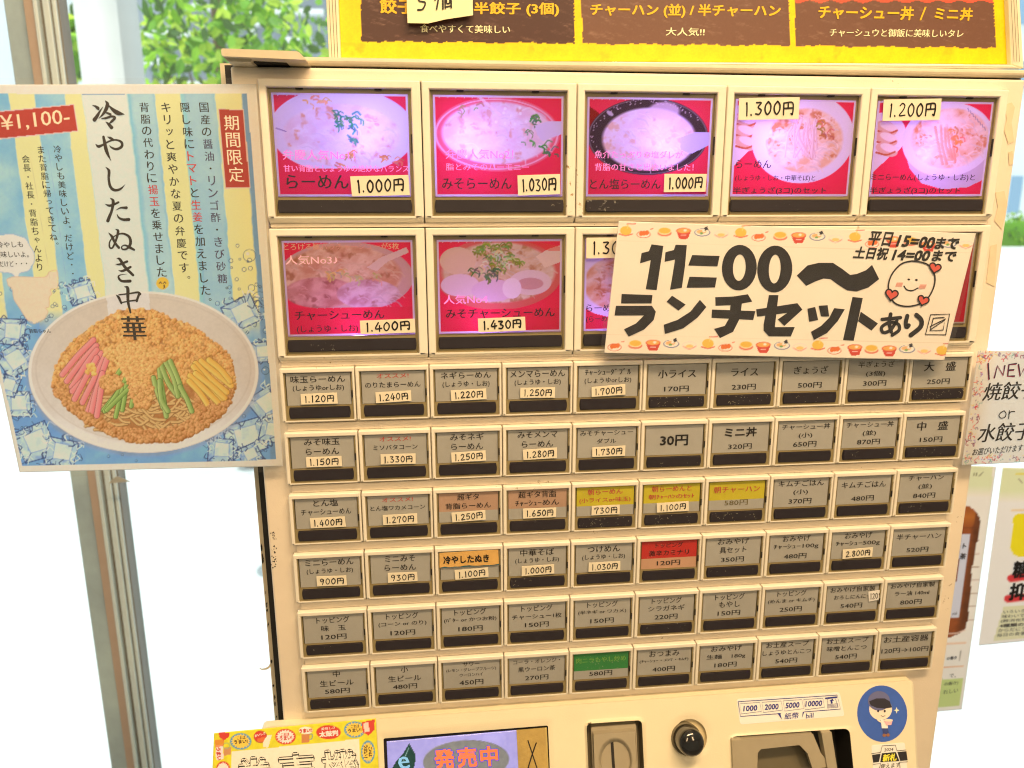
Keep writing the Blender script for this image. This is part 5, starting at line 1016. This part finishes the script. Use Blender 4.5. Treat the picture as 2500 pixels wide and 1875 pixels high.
bs_(I5, [(380, 1455), (422, 1500), (405, 1620), (375, 1700), (350, 1765)], (6, 42, 36, 42, 46)); bs_(I5, [(308, 1536), (370, 1560), (430, 1545), (492, 1515)], (4, 34, 30, 30)); bs_(I5, [(458, 1622), (520, 1590), (600, 1588)], (4, 22, 40)); bs_(I6, [(362, 126), (390, 175), (450, 200), (522, 198)], (6, 26, 36, 44))
bs_(I6, [(250, 378), (295, 430), (340, 520), (388, 578)], (8, 36, 32, 36)); bs_(I6, [(344, 328), (378, 355), (355, 460), (305, 575), (265, 575), (265, 500), (320, 430), (430, 388), (525, 430), (545, 520), (500, 590), (440, 600), (425, 568), (470, 545), (535, 575), (595, 608)], (8, 36, 30, 24, 24, 20, 16, 24, 36, 40, 28, 22, 16, 20, 36, 28))
bs_(I6, [(342, 800), (400, 803), (500, 765)], (4, 30, 32)); bs_(I6, [(382, 885), (440, 893), (545, 840)], (4, 32, 32)); bs_(I6, [(360, 726), (400, 735), (470, 840), (580, 950)], (6, 36, 40, 34)); bs_(I6, [(500, 935), (400, 950), (385, 985), (430, 1030), (540, 1030)], (3, 16, 28, 34, 42))
bs_(I6, [(465, 1105), (508, 1130), (512, 1300), (545, 1455)], (8, 44, 38, 26)); bs_(I6, [(348, 1215), (385, 1250), (422, 1330)], (6, 34, 26)); bs_(I6, [(390, 1215), (520, 1200), (640, 1182), (675, 1205)], (20, 20, 28, 34)); bs_(I6, [(665, 1200), (645, 1250), (630, 1298)], (34, 32, 34)); bs_(I6, [(420, 1320), (530, 1300), (640, 1285)], (16, 20, 22))
br.build('brush_title', PO)

# ------------------------------------------------------------------ hand drawn ticket machine sign, lower left
TS = empty('ticket_sign', P(720, 1860, .3), 'yellow bordered hand drawn ticket machine sign taped over the lower left corner of the machine', 'sign')
def z5(l): return [(500 + x * .1989, 1635 + y * .1989) for x, y in l]
WT = CP(.06)
tq = [(522.5, 1791), (917.5, 1755), (936, 2080), (508, 2110)]
tpn = Print(tq, 1.9, (226, 206, 40)); tpn.noise(10, .07)
tpn.poly([(566, 1835), (877, 1804), (890, 2070), (560, 2095)], (252, 226, 184)); tpn.noise(7, .03, 4)
def star(cx, cy, rx, ry, co, ci, n=18, rot=0):
    tpn.ell(cx, cy, rx, ry, co); tpn.poly([(cx + (rx * .92 if k % 2 else rx * .72) * math.cos(math.pi * k / n), cy + (ry * .92 if k % 2 else ry * .72) * math.sin(math.pi * k / n)) for k in range(2 * n)], ci)
BLE, YLE, REE, WHE = (92, 148, 170), (246, 196, 70), (212, 60, 44), (250, 220, 196)
for cx, cy in z5([(440, 880), (1840, 735)]): star(cx, cy, 26, 20, BLE, YLE)
for cx, cy in z5([(2003, 1010)]): star(cx, cy, 17, 28, BLE, YLE)
for cx, cy in z5([(990, 822)]): star(cx, cy, 25, 19, REE, WHE)
for cx, cy in z5([(225, 1220)]): star(cx, cy, 17, 19, REE, WHE)
for cx, cy in z5([(1518, 768)]): tpn.ell(cx, cy, 30, 17, REE)
tpn.ell(636, 1799, 16.5, 15, (170, 60, 44)); tpn.ell(635, 1798, 15, 13.6, REE); tpn.poly(z5([(770, 800), (825, 800), (800, 880), (780, 955), (715, 950), (712, 890)]), (250, 224, 184)); tpn.poly(z5([(640, 850), (740, 820), (720, 880), (650, 890)]), (226, 120, 50), .8)
tpn.poly(z5([(1190, 790), (1290, 790), (1280, 895), (1190, 895)]), (206, 128, 70)); tpn.stroke(z5([(1290, 790), (1325, 800), (1310, 850), (1285, 855)]), 2, (110, 150, 150)); tpn.ell(*z5([(1240, 745)])[0], 17, 9, (250, 226, 206))
tpn.poly(z5([(170, 775), (300, 770), (300, 820), (235, 870), (180, 830)]), REE); tpn.poly(z5([(1925, 645), (2085, 610), (2080, 740), (2010, 810), (1940, 770)]), REE); tpn.poly(z5([(1945, 660), (2010, 640), (2020, 760), (1960, 770)]), (244, 200, 170))
tpn.poly(z5([(140, 930), (220, 920), (230, 1090), (180, 1115), (135, 1100)]), (246, 214, 200)); tpn.poly(z5([(235, 960), (320, 950), (318, 1045), (235, 1055)]), (206, 140, 84)); tpn.ring(*z5([(265, 935)])[0], 8, 7, 1.6, (150, 176, 110)); tpn.poly(z5([(120, 860), (230, 850), (240, 930), (130, 960)]), (220, 110, 50), .7)
tpn.build('paper', TS, print_mat('sign paper', rough=.6, grain=.03), WT)
Lt = Letters('badge_lettering', TS); wt_ = CP(.063); DK = ink(60, 40, 30); RD2 = ink(205, 58, 44); WT2 = ink(250, 224, 200)
for cx, cy in ((588, 1806), (866, 1778)): Lt.px('これは', cx - 9, cy - 4, cx + 11, cy - 6, 8, DK, wt_, .01).px('うまい!', cx - 16, cy + 6, cx + 16, cy + 3, 9, DK, wt_, .02)
Lt.px('これは', 686, 1794, 706, 1792, 7, RD2, wt_, .02).px('うまい!', 683, 1803, 713, 1800, 10, RD2, wt_, .03); Lt.px('美味しさ', 784, 1780, 818, 1776, 7, WT2, wt_, .01).px('太鼓判', 780, 1793, 825, 1789, 13, WT2, wt_, .04)
Lt.px('うまい!!', 731, 1785, 762, 1782, 9, RD2, wt_, .04).px('おいしさ', 622, 1797, 648, 1789, 6, WT2, wt_, .02)
Lt.glyph('う', 533, 1829, 10, wt_, RD2, .04, rot=1.5); Lt.glyph('ま', 534, 1840, 10, wt_, RD2, .04, rot=1.5); Lt.glyph('い', 535, 1851, 9, wt_, RD2, .04, rot=1.5)
for i, c in enumerate('これは'): Lt.glyph(c, 904, 1827 + i * 8, 8, wt_, DK, .02, rot=1.5)
for i, c in enumerate('うまい!'): Lt.glyph(c, 893, 1822 + i * 9, 9, wt_, DK, .02, rot=1.5)
Lo = Letters('outlined_lettering', TS)
PAPR = mat('sign paper white', ph(252, 226, 184), .6)
for c, x, y in (('券', 624, 1892), ('売', 727, 1883), ('機', 832, 1874)): Lo.glyph(c, x, y, 84, wt_, M_blk, .062, rot=-.07); Lo.glyph(c, x, y, 83, CP(.066), PAPR, .034, rot=-.07)

# ------------------------------------------------------------------ dumpling notice on the right edge
NW = empty('dumpling_notice', P(2440, 1000, .1), 'white handwritten notice with confetti border taped on the right edge of the machine', 'notice')
WN = lambda x, y: .05 + .001 * np.clip(np.asarray(x, float) - 2390, 0, 400)
nq = [(2389, 856), (2640, 858), (2620, 1122), (2349, 1136)]
npn = Print(nq, 1.9, (244, 228, 222))
rg = np.random.default_rng(12)
cols = [(206, 60, 60), (150, 60, 70), (140, 170, 150), (236, 190, 110), (160, 130, 180), (120, 90, 110), (226, 120, 100)]
for k in range(330):
    a, b = rg.random(), rg.random(); sd = rg.integers(3)
    if sd == 0: a = rg.uniform(.01, .085)
    elif sd == 1: b = rg.uniform(.01, .08)
    else: b = rg.uniform(.92, .99)
    x = (nq[0][0] * (1 - a) + nq[1][0] * a) * (1 - b) + (nq[3][0] * (1 - a) + nq[2][0] * a) * b; y = (nq[0][1] * (1 - a) + nq[1][1] * a) * (1 - b) + (nq[3][1] * (1 - a) + nq[2][1] * a) * b
    c = cols[rg.integers(len(cols))]
    if rg.random() < .45: npn.ell(x, y, 1.4, 1.4, c)
    else: an = rg.uniform(0, 6.3); l = rg.uniform(3, 7); npn.stroke([(x, y), (x + l * math.cos(an), y + l * math.sin(an)), (x + l * 1.6 * math.cos(an + .8), y + l * 1.6 * math.sin(an + .8))], 1.9, c)
npn.build('paper', NW, print_mat('notice paper', translucent=.5, rough=.4, coat=.1, grain=.02), WN, ill=np.array([.86, .74, .60]))
ln = MB(); lq = rrect([(2383, 850), (2655, 850), (2636, 1136), (2341, 1145)], 9); ln.add(P([p[0] for p in lq], [p[1] for p in lq], [float(WN(p[0], 0)) + .015 for p in lq]), [tuple(range(len(lq)))], M_lam); ln.build('laminate', NW)
nb = MB(); zq = lambda l: [(2260 + x * .18085, 840 + y * .18085) for x, y in l]; wn = lambda x, y: WN(x, y) + .006; PRP = ink(60, 26, 56); RDN = ink(206, 60, 80)
for l in ([(845, 260), (858, 470)], [(930, 450), (970, 290), (1050, 420), (1070, 290)], [(1225, 262), (1125, 275), (1110, 430), (1200, 430)], [(1120, 350), (1190, 345)], [(1255, 275), (1280, 430), (1325, 330), (1350, 430), (1400, 280)]):
    ribbon(nb, [(x - 1.2, y + 1.5) for x, y in zq(l)], 3.4, lambda x, y: WN(x, y) + .004, RDN, smooth=False); ribbon(nb, zq(l), 3.2, lambda x, y: WN(x, y) + .008, PRP, smooth=False)
ribbon(nb, zq([(1060, 900), (1010, 930), (990, 970), (1020, 1000), (1070, 985), (1085, 940), (1060, 900)]), 2.4, wn, M_blk); ribbon(nb, zq([(1130, 900), (1120, 1005)]), 2.4, wn, M_blk, smooth=False); ribbon(nb, zq([(1122, 950), (1150, 915), (1200, 910)]), 2.4, wn, M_blk)
nb.build('marker_strokes', NW)
Ln = Letters('handwriting', NW); Ln.px('焼餃子', 2403, 957, 2536, 950, 44, M_blk, wn, .008, .12).px('水餃子', 2390, 1058, 2520, 1051, 45, M_blk, wn, .008, .12).px('お選びいただけます', 2375, 1104, 2497, 1093, 17, M_blk, wn, .015, .1)

# ------------------------------------------------------------------ drink posters on the window behind, right
def z9(l): return [(2260 + x * .18085, 1130 + y * .18085) for x, y in l]
def z10(l): return [(2220 + x * .211, 1400 + y * .211) for x, y in l]
WQ = -5.6
TPO = empty('bottle_poster', P(2360, 1400, WQ), 'pale poster with a brown tea bottle half hidden behind the right side of the machine', 'poster')
tq = [(2100, 1128), (2432, 1140), (2348, 1732), (2040, 1760)]
t1 = Print(tq, 3.0, (240, 222, 206)); t1.blend(np.clip((1215 - t1.Y) / 30, 0, 1) * (t1.X < 2425 - (t1.Y - 1140) * .1) * .8, (214, 214, 160))
bt_ = z9([(450, 560), (585, 585), (660, 640), (720, 720), (736, 780), (718, 900), (690, 1090), (655, 1260), (625, 1430), (600, 1659)]) + [(2371, 1430), (2367, 1470), (2363, 1510), (2357, 1535), (2345, 1546), (2320, 1556), (2200, 1560), (2220, 1300)]
t1.poly(bt_, (150, 78, 40)); bm_ = t1.polym(bt_); rx = t1.X + (t1.Y - 1230) * .15
t1.blend(bm_ * np.clip((rx - 2378) / 14, 0, 1) * .75, (96, 56, 36)); t1.blend(bm_ * np.clip(1 - np.abs(t1.Y - 1262) / 30, 0, 1) * (rx < 2384) * .5, (214, 130, 50)); t1.blend(bm_ * np.clip(fbm(t1.X, t1.Y, 20, 4) - .5, 0, 1), (70, 36, 20))
for yy in range(1290, 1540, 32): t1.stroke([(2330, yy), (2390, yy - 2)], 2, (100, 56, 34), al=.5)
t1.poly(z9([(480, 960), (602, 960), (500, 1659), (420, 1659)]) , (206, 200, 206)); t1.poly([(2310, 1420), (2354, 1420), (2342, 1509), (2320, 1509)], (206, 200, 206)); t1.stroke([(2310, 1548), (2335, 1546), (2356, 1538)], 3, (226, 190, 170))
for yy in (1570, 1628): t1.stroke([(2280, yy + 3), (2358 - (yy - 1570) * .12, yy - 1)], 2.5, (226, 160, 112))
t1.poly(z10([(300, 1225), (630, 1210), (575, 1535), (300, 1560)]), (196, 204, 130)); t1.stroke(z10([(595, 895), (575, 1010)]), 1.6, (120, 110, 100))
for l in ([(650, 135), (655, 175)], [(688, 140), (686, 170)], [(770, 130), (720, 180)]): t1.stroke(z9(l), 2, (110, 100, 70))
t1.build('paper', TPO, print_mat('drink poster paper', translucent=.35, rough=.5, coat=.1, grain=.02), WQ, ill=np.array([.95, .88, .78]))
L4 = Letters('lettering', TPO); G4 = ink(70, 60, 54); w4 = WQ + .02
L4.px('の働き', 2312, 1608, 2336, 1605, 8, G4, w4, .02).px('で、', 2318, 1650, 2334, 1649, 9, G4, w4).px('の働き)', 2305, 1671, 2339, 1667, 10, G4, w4).px('れしい', 2303, 1690, 2339, 1685, 10, G4, w4).px('ml', 2326, 1498, 2336, 1497, 7, G4, w4)
L4.glyph('ト', 2355, 1333, 12, w4, G4, .03, rot=.1); L4.glyph('茶', 2351, 1358, 14, w4, G4, .03, rot=.1)
HPO = empty('health_poster', P(2480, 1350, WQ), 'white drink poster with yellow block and red underlined kanji at the right edge', 'poster')
hq = [(2449, 1142), (2760, 1150), (2700, 1546), (2390, 1576)]
h1 = Print(hq, 3.0, (240, 224, 212)); h1.blend(np.clip((1228 - h1.Y) / 30, 0, 1) * .8, (218, 218, 160)); h1.poly([(2474, 1264), (2480, 1256), (2490, 1254), (2760, 1250), (2740, 1358), (2490, 1360), (2474, 1354), (2467, 1340)], (236, 212, 34))
h1.stroke(z9([(1160, 640), (1700, 630)]), 3.5, (236, 196, 140)); h1.stroke(z9([(1220, 150), (1700, 140)]), 4, (226, 206, 90)); h1.stroke(z9([(1255, 220), (1300, 265)]), 2, (120, 100, 70))
h1.stroke([(2468, 1412), (2560, 1402)], 18, (214, 60, 62)); h1.stroke([(2460, 1462), (2560, 1452)], 18, (214, 60, 62)) 
h1.poly([(2450, 1482), (2700, 1464), (2690, 1545), (2425, 1564)], (222, 212, 172)); h1.build('paper', HPO, print_mat('drink poster paper'), WQ, ill=np.array([.95, .88, .78]))
L5 = Letters('lettering', HPO); L5.px('糖の吸収を', 2474, 1391, 2660, 1380, 40, M_blk, w4, .03).px('抑える', 2466, 1445, 2600, 1438, 40, M_blk, w4, .03)
for i, t in enumerate(('いろいろな食事の', '味わいで、毎日を', '(難消化性デキス', '4種類の健康の', 'からだにうれしい', '毎日の食事に合う')): L5.px(t, 2450 - i * 3.2, 1494 + i * 11.4, 2560 - i * 3, 1487 + i * 11, 8.5, G4, w4, .02 if i == 3 else 0)
# ------------------------------------------------------------------ window, frame
YW_ = .56; wW = -YW_ / S
def wx(x, y=200): return float(P(x, y, wW)[0])
WF = empty('window_frame', (wx(90), YW_, 0), 'aluminium window frame with wooden post beside it behind the noodle poster', 'window frame')
M_alu = mat('window aluminium', (.74, .88, .98), .35, vary=.05, scale=20); M_alud = mat('frame rubber', (.24, .23, .21), .6); M_post = mat('grey steel post', (.56, .74, .90), .3, metal=.0, vary=.3, scale=6); M_wood = mat('beige frame board', ph(206, 172, 136, .95), .5, vary=.05)
for n_, a, b, dy0, dy1, m in (('steel_post', 27, 84, .008, .03, M_post), ('frame_board', 84, 112, -.002, .03, M_wood), ('frame_profile', 112, 122, -.008, .03, M_alu), ('frame_groove', 122, 131, .0, .03, M_alud), ('frame_profile', 131, 147, -.004, .03, M_alu), ('frame_groove', 147, 151, .0, .03, M_alud), ('frame_profile', 151, 161, -.001, .03, M_alu), ('frame_seal', 161, 165, .002, .026, M_alud)):
    mb = MB(); mb.wbox(wx(a), wx(b), YW_ + dy0, YW_ + dy1, .06, 2.36, m); mb.build(n_, WF, bevel=.0012)
xr = wx(3400); xl = wx(-700)
mb = MB(); mb.wbox(xl, xr, YW_ - .03, YW_ + .08, 2.36, 2.5, M_alu); mb.build('frame_head', WF); mb = MB(); mb.wbox(xl, xr, YW_ - .03, YW_ + .08, 0.004, .06, M_alu); mb.build('frame_sill', WF)
M_gl = film('window glass', (.965, .985, .98), .045, .02, haze=.035)
mb = MB(); mb.wbox(wx(165), xr, YW_ + .016, YW_ + .024, .06, 2.36, M_gl); mb.build('window_pane', WF)
mb = MB(); mb.wbox(xl, wx(27), YW_ + .046, YW_ + .054, .06, 2.36, M_gl); mb.build('window_pane', WF)
tpw = MB(); tpw.poly([(284, 1163), (288, 1163), (318, 1176), (266, 1180), (272, 1172)], wW + .8, mat('faded tape', (.5, .5, .46), .6), thick=.02)
setp(tpw.build('tape_scrap'), 'small grey triangular scrap of tape on the window frame under the noodle poster', 'tape')
bl = MB(); bl.poly(ellp(638, 1217, 11, 28, 24), wW + .35, mat('blue sticker', (.05, .12, .6), .4), thick=.02); setp(bl.build('blue_sticker'), 'blue oval sticker on the window peeking out left of the machine', 'sticker')
cu = MB(); ribbon(cu, [(664, 1615), (655, 1630), (640, 1634), (634, 1631)], [3, 5, 3, 2], -.6, mat('curled tape', (.75, .66, .5), .5)); setp(cu.build('tape_curl'), 'thin curled strip of tape sticking out of the left side of the machine', 'tape')

# ------------------------------------------------------------------ room shell and the street outside
M_white = mat('painted wall', (.72, .66, .55), .8, vary=.03, scale=3); M_floor = mat('shop floor tiles', (.34, .31, .27), .4, vary=.1, scale=4)
def struct(name, box, m):
    mb = MB(); mb.wbox(*box, m); return setp(mb.build(name), kind='structure')
struct('ceiling', (-2.6, 3.2, -3.2, YW_ + .08, 2.5, 2.62), M_white); struct('shop_floor', (-2.6, 3.2, -3.2, YW_ + .08, -.1, .004), M_floor)
struct('back_wall', (-2.6, 3.2, -3.3, -3.2, -.1, 2.62), M_white); struct('side_wall', (-2.7, -2.6, -3.3, YW_ + .08, -.1, 2.62), M_white); struct('side_wall', (3.2, 3.3, -3.3, YW_ + .08, -.1, 2.62), M_white)
mb = MB(); mb.add([(-120, -40, -.11), (120, -40, -.11), (120, 160, -.11), (-120, 160, -.11)], [(0, 1, 2, 3)], mat('pale concrete paving', (.60, .67, .68), .8, vary=.16, scale=1.1)); setp(mb.build('pavement'), kind='structure')
# far building with white louvre strips
def at(x, y, Yd): return P(x, y, -Yd / S)
M_fac = mat('blue grey facade', (.30, .36, .42), .7, vary=.12, scale=1.2); M_strip = mat('white strip', (.85, .88, .9), .6); M_pale = mat('pale facade', (.78, .86, .88), .7, vary=.06, scale=.8)
B1 = empty('street_building', (at(560, 200, 9)[0], 9, -.11), 'blue grey building with white horizontal strips behind the tree across the street', 'building')
xa, xb = at(345, 100, 9)[0], at(1500, 100, 9)[0]
mb = MB(); mb.wbox(xa, xb, 9, 15, -.11, 12, M_fac); mb.build('wall', B1)
for y, x0, x1 in ((17, 470, 555), (27, 650, 790), (81, 330, 520), (98, 690, 760), (150, 350, 480), (-40, 400, 800), (205, 400, 760), (55, 560, 640)):
    a, b = at(x0, y, 8.9), at(x1, y, 8.9); mb = MB(); mb.wbox(a[0], b[0], 8.86, 8.99, a[2] - .028, a[2] + .028, M_strip); mb.build('louvre_strip', B1)
for x in (610, 690): a = at(x, 60, 8.9); mb = MB(); mb.wbox(a[0], a[0] + .04, 8.9, 8.98, 0, 6, M_strip); mb.build('drain_pipe', B1)
B2 = empty('pale_building', (at(2450, 200, 26)[0], 26, -.11), 'pale building with bluish windows beyond the hedge at the top right', 'building')
a, b = at(2250, 300, 26)[0], at(3300, 300, 26)[0]; mb = MB(); mb.wbox(a, b, 26, 34, -.11, 16, M_pale); mb.build('wall', B2)
M_win = mat('bluish window', (.25, .42, .6), .2)
for (x0, y0, x1, y1) in ((2480, -60, 2640, 62), (2478, 150, 2520, 215), (2472, 430, 2486, 520), (2560, 150, 2640, 215)):
    p0, p1 = at(x0, y0, 25.95), at(x1, y1, 25.95); mb = MB(); mb.wbox(p0[0], p1[0], 25.94, 25.99, p1[2], p0[2], M_win); mb.build('window', B2)
B3 = empty('left_building', (at(-60, 200, 12)[0], 12, -.11), 'white building at the far left edge outside the window', 'building')
a, b = at(-900, 300, 12)[0], at(352, 300, 12)[0]; mb = MB(); mb.wbox(a, b, 12, 18, -.11, 14, M_pale); mb.build('wall', B3)
# round column, lower part left out against its dark shadow on the paving
CO = MB(); c0 = at(268, 100, 2.6); rad = .105; n = 32
CO.add([(c0[0] + rad * math.cos(2 * math.pi * i / n), 2.6 + rad * math.sin(2 * math.pi * i / n), z) for z in (1.46, 3.4) for i in range(n)], [(i, (i + 1) % n, n + (i + 1) % n, n + i) for i in range(n)] + [tuple(range(n))], mat('pale column', (.62, .66, .64), .6, vary=.05, scale=6))
setp(CO.build('column_top', smooth=True), 'top part of a blurred pale column outside the window left of the tree', 'pillar')
# leafy tree
TR = empty('leafy_tree', (at(520, 100, 4.2)[0], 4.2, -.11), 'bright green leafy tree outside the window above the machine corner', 'tree')
rg = np.random.default_rng(8); M_leaf = []
for k, c in enumerate([(.20, .42, .06), (.10, .26, .05), (.34, .50, .09), (.05, .13, .05)]):
    m = bpy.data.materials.new(f'leaf {k}'); m.use_nodes = True; nt = m.node_tree; b = nt.nodes['Principled BSDF']; b.inputs['Base Color'].default_value = (*c, 1); b.inputs['Roughness'].default_value = .5
    t = nt.nodes.new('ShaderNodeBsdfTranslucent'); t.inputs[0].default_value = (min(1, c[0] * 2.2), min(1, c[1] * 2), c[2] * 1.5, 1); mx = nt.nodes.new('ShaderNodeMixShader'); mx.inputs[0].default_value = .55
    nt.links.new(b.outputs[0], mx.inputs[1]); nt.links.new(t.outputs[0], mx.inputs[2]); nt.links.new(mx.outputs[0], nt.nodes['Material Output'].inputs[0]); M_leaf.append(m)
def leafcloud(name, parent, centres, n, size, spread):
    mb = MB(); groups = [[], [], [], []]
    for _ in range(n):
        c = centres[rg.integers(len(centres))]; p = np.array(c[:3]) + rg.normal(0, 1, 3) * c[3] * np.array([1, 1.2, .8]); groups[rg.integers(4)].append(p)
    for g, m in zip(groups, M_leaf):
        for p in g:
            L = size * rg.uniform(.7, 1.3); d = rg.normal(0, 1, 3); d[2] -= .6; d /= np.linalg.norm(d); e = np.cross(d, rg.normal(0, 1, 3)); e /= np.linalg.norm(e); nn = np.cross(d, e)
            V = [p, p + d * L * .3 + e * L * .24, p + d * L * .7 + e * L * .2, p + d * L + nn * L * .08, p + d * L * .7 - e * L * .2, p + d * L * .3 - e * L * .24]
            mb.add(V, [(0, 1, 2, 3), (0, 3, 4, 5)], m)
    return mb.build(name, parent)
cen = []
for (x, y, s_) in [(420, 60, .10), (380, 120, .08), (470, 20, .12), (560, -20, .14), (620, 40, .12), (560, 90, .10), (640, 120, .11), (520, 150, .10), (420, 190, .10), (470, 110, .08), (690, 60, .12), (700, 150, .12), (580, 190, .12), (640, 0, .1), (370, 20, .09), (760, 100, .12), (180, 90, .035), (196, 130, .045), (200, 175, .05), (185, 60, .03), (460, 240, .15), (600, 260, .15)]:
    Yd = 4.2 + random.uniform(-.4, .5); p = at(x, y, Yd); cen.append((p[0], p[1], p[2], s_))
leafcloud('foliage', TR, cen, 1150, .085, 0)
tk = MB(); c0 = at(560, 400, 4.5); 
for k in range(8):
    t = 2 * math.pi * k / 8
tk.add([(c0[0] + r0 * math.cos(2 * math.pi * i / 10), 4.5 + r0 * math.sin(2 * math.pi * i / 10), z) for z, r0 in ((-.11, .08), (1.4, .06), (2.9, .03)) for i in range(10)], [(j * 10 + i, j * 10 + (i + 1) % 10, j * 10 + 10 + (i + 1) % 10, j * 10 + 10 + i) for j in range(2) for i in range(10)], mat('bark', (.16, .12, .09), .9)); tk.build('trunk', TR)
for (x, y) in ((430, 60), (660, 60), (520, 20), (400, 150), (690, 150)):
    p = at(x, y, 4.4); q = np.array([c0[0], 4.5, 1.3 + random.uniform(0, .3)]); d = p - q; bm2 = MB(); r0 = .012; s1 = np.array([r0, 0, 0]); s2 = np.array([0, 0, r0])
    bm2.add([q - s1, q + s1, q + s2, p - s1 * .3, p + s1 * .3, p + s2 * .3], [(0, 1, 4, 3), (1, 2, 5, 4), (2, 0, 3, 5)], mat('bark', (.16, .12, .09), .9)); bm2.build('limb', TR)
# hedge on a white planter wall
HD = empty('clipped_hedge', (at(2470, 560, 20)[0], 20, -.11), 'clipped green hedge across the road seen right of the machine', 'hedge')
p0, p1 = at(2330, 532, 20), at(3400, 592, 20)
cen = [(x, 20 + rg.uniform(-.2, .2), z, .10) for x in np.linspace(p0[0], p1[0], 60) for z in np.linspace(p1[2] + .05, p0[2] - .05, 5)]
leafcloud('foliage', HD, cen, 7000, .13, 0)
mb = MB(); mb.wbox(p0[0], p1[0], 19.75, 20.3, p1[2] - .3, p0[2] - .12, M_leaf[0]); mb.build('hedge_body', HD)
mb = MB(); mb.wbox(p0[0] - 4, p1[0], 19.5, 20.6, -.11, p1[2] - .02, mat('white planter wall', (.8, .8, .78), .8)); setp(mb.build('planter_wall'), 'low white planter wall under the hedge across the road', 'wall')
run_jobs()
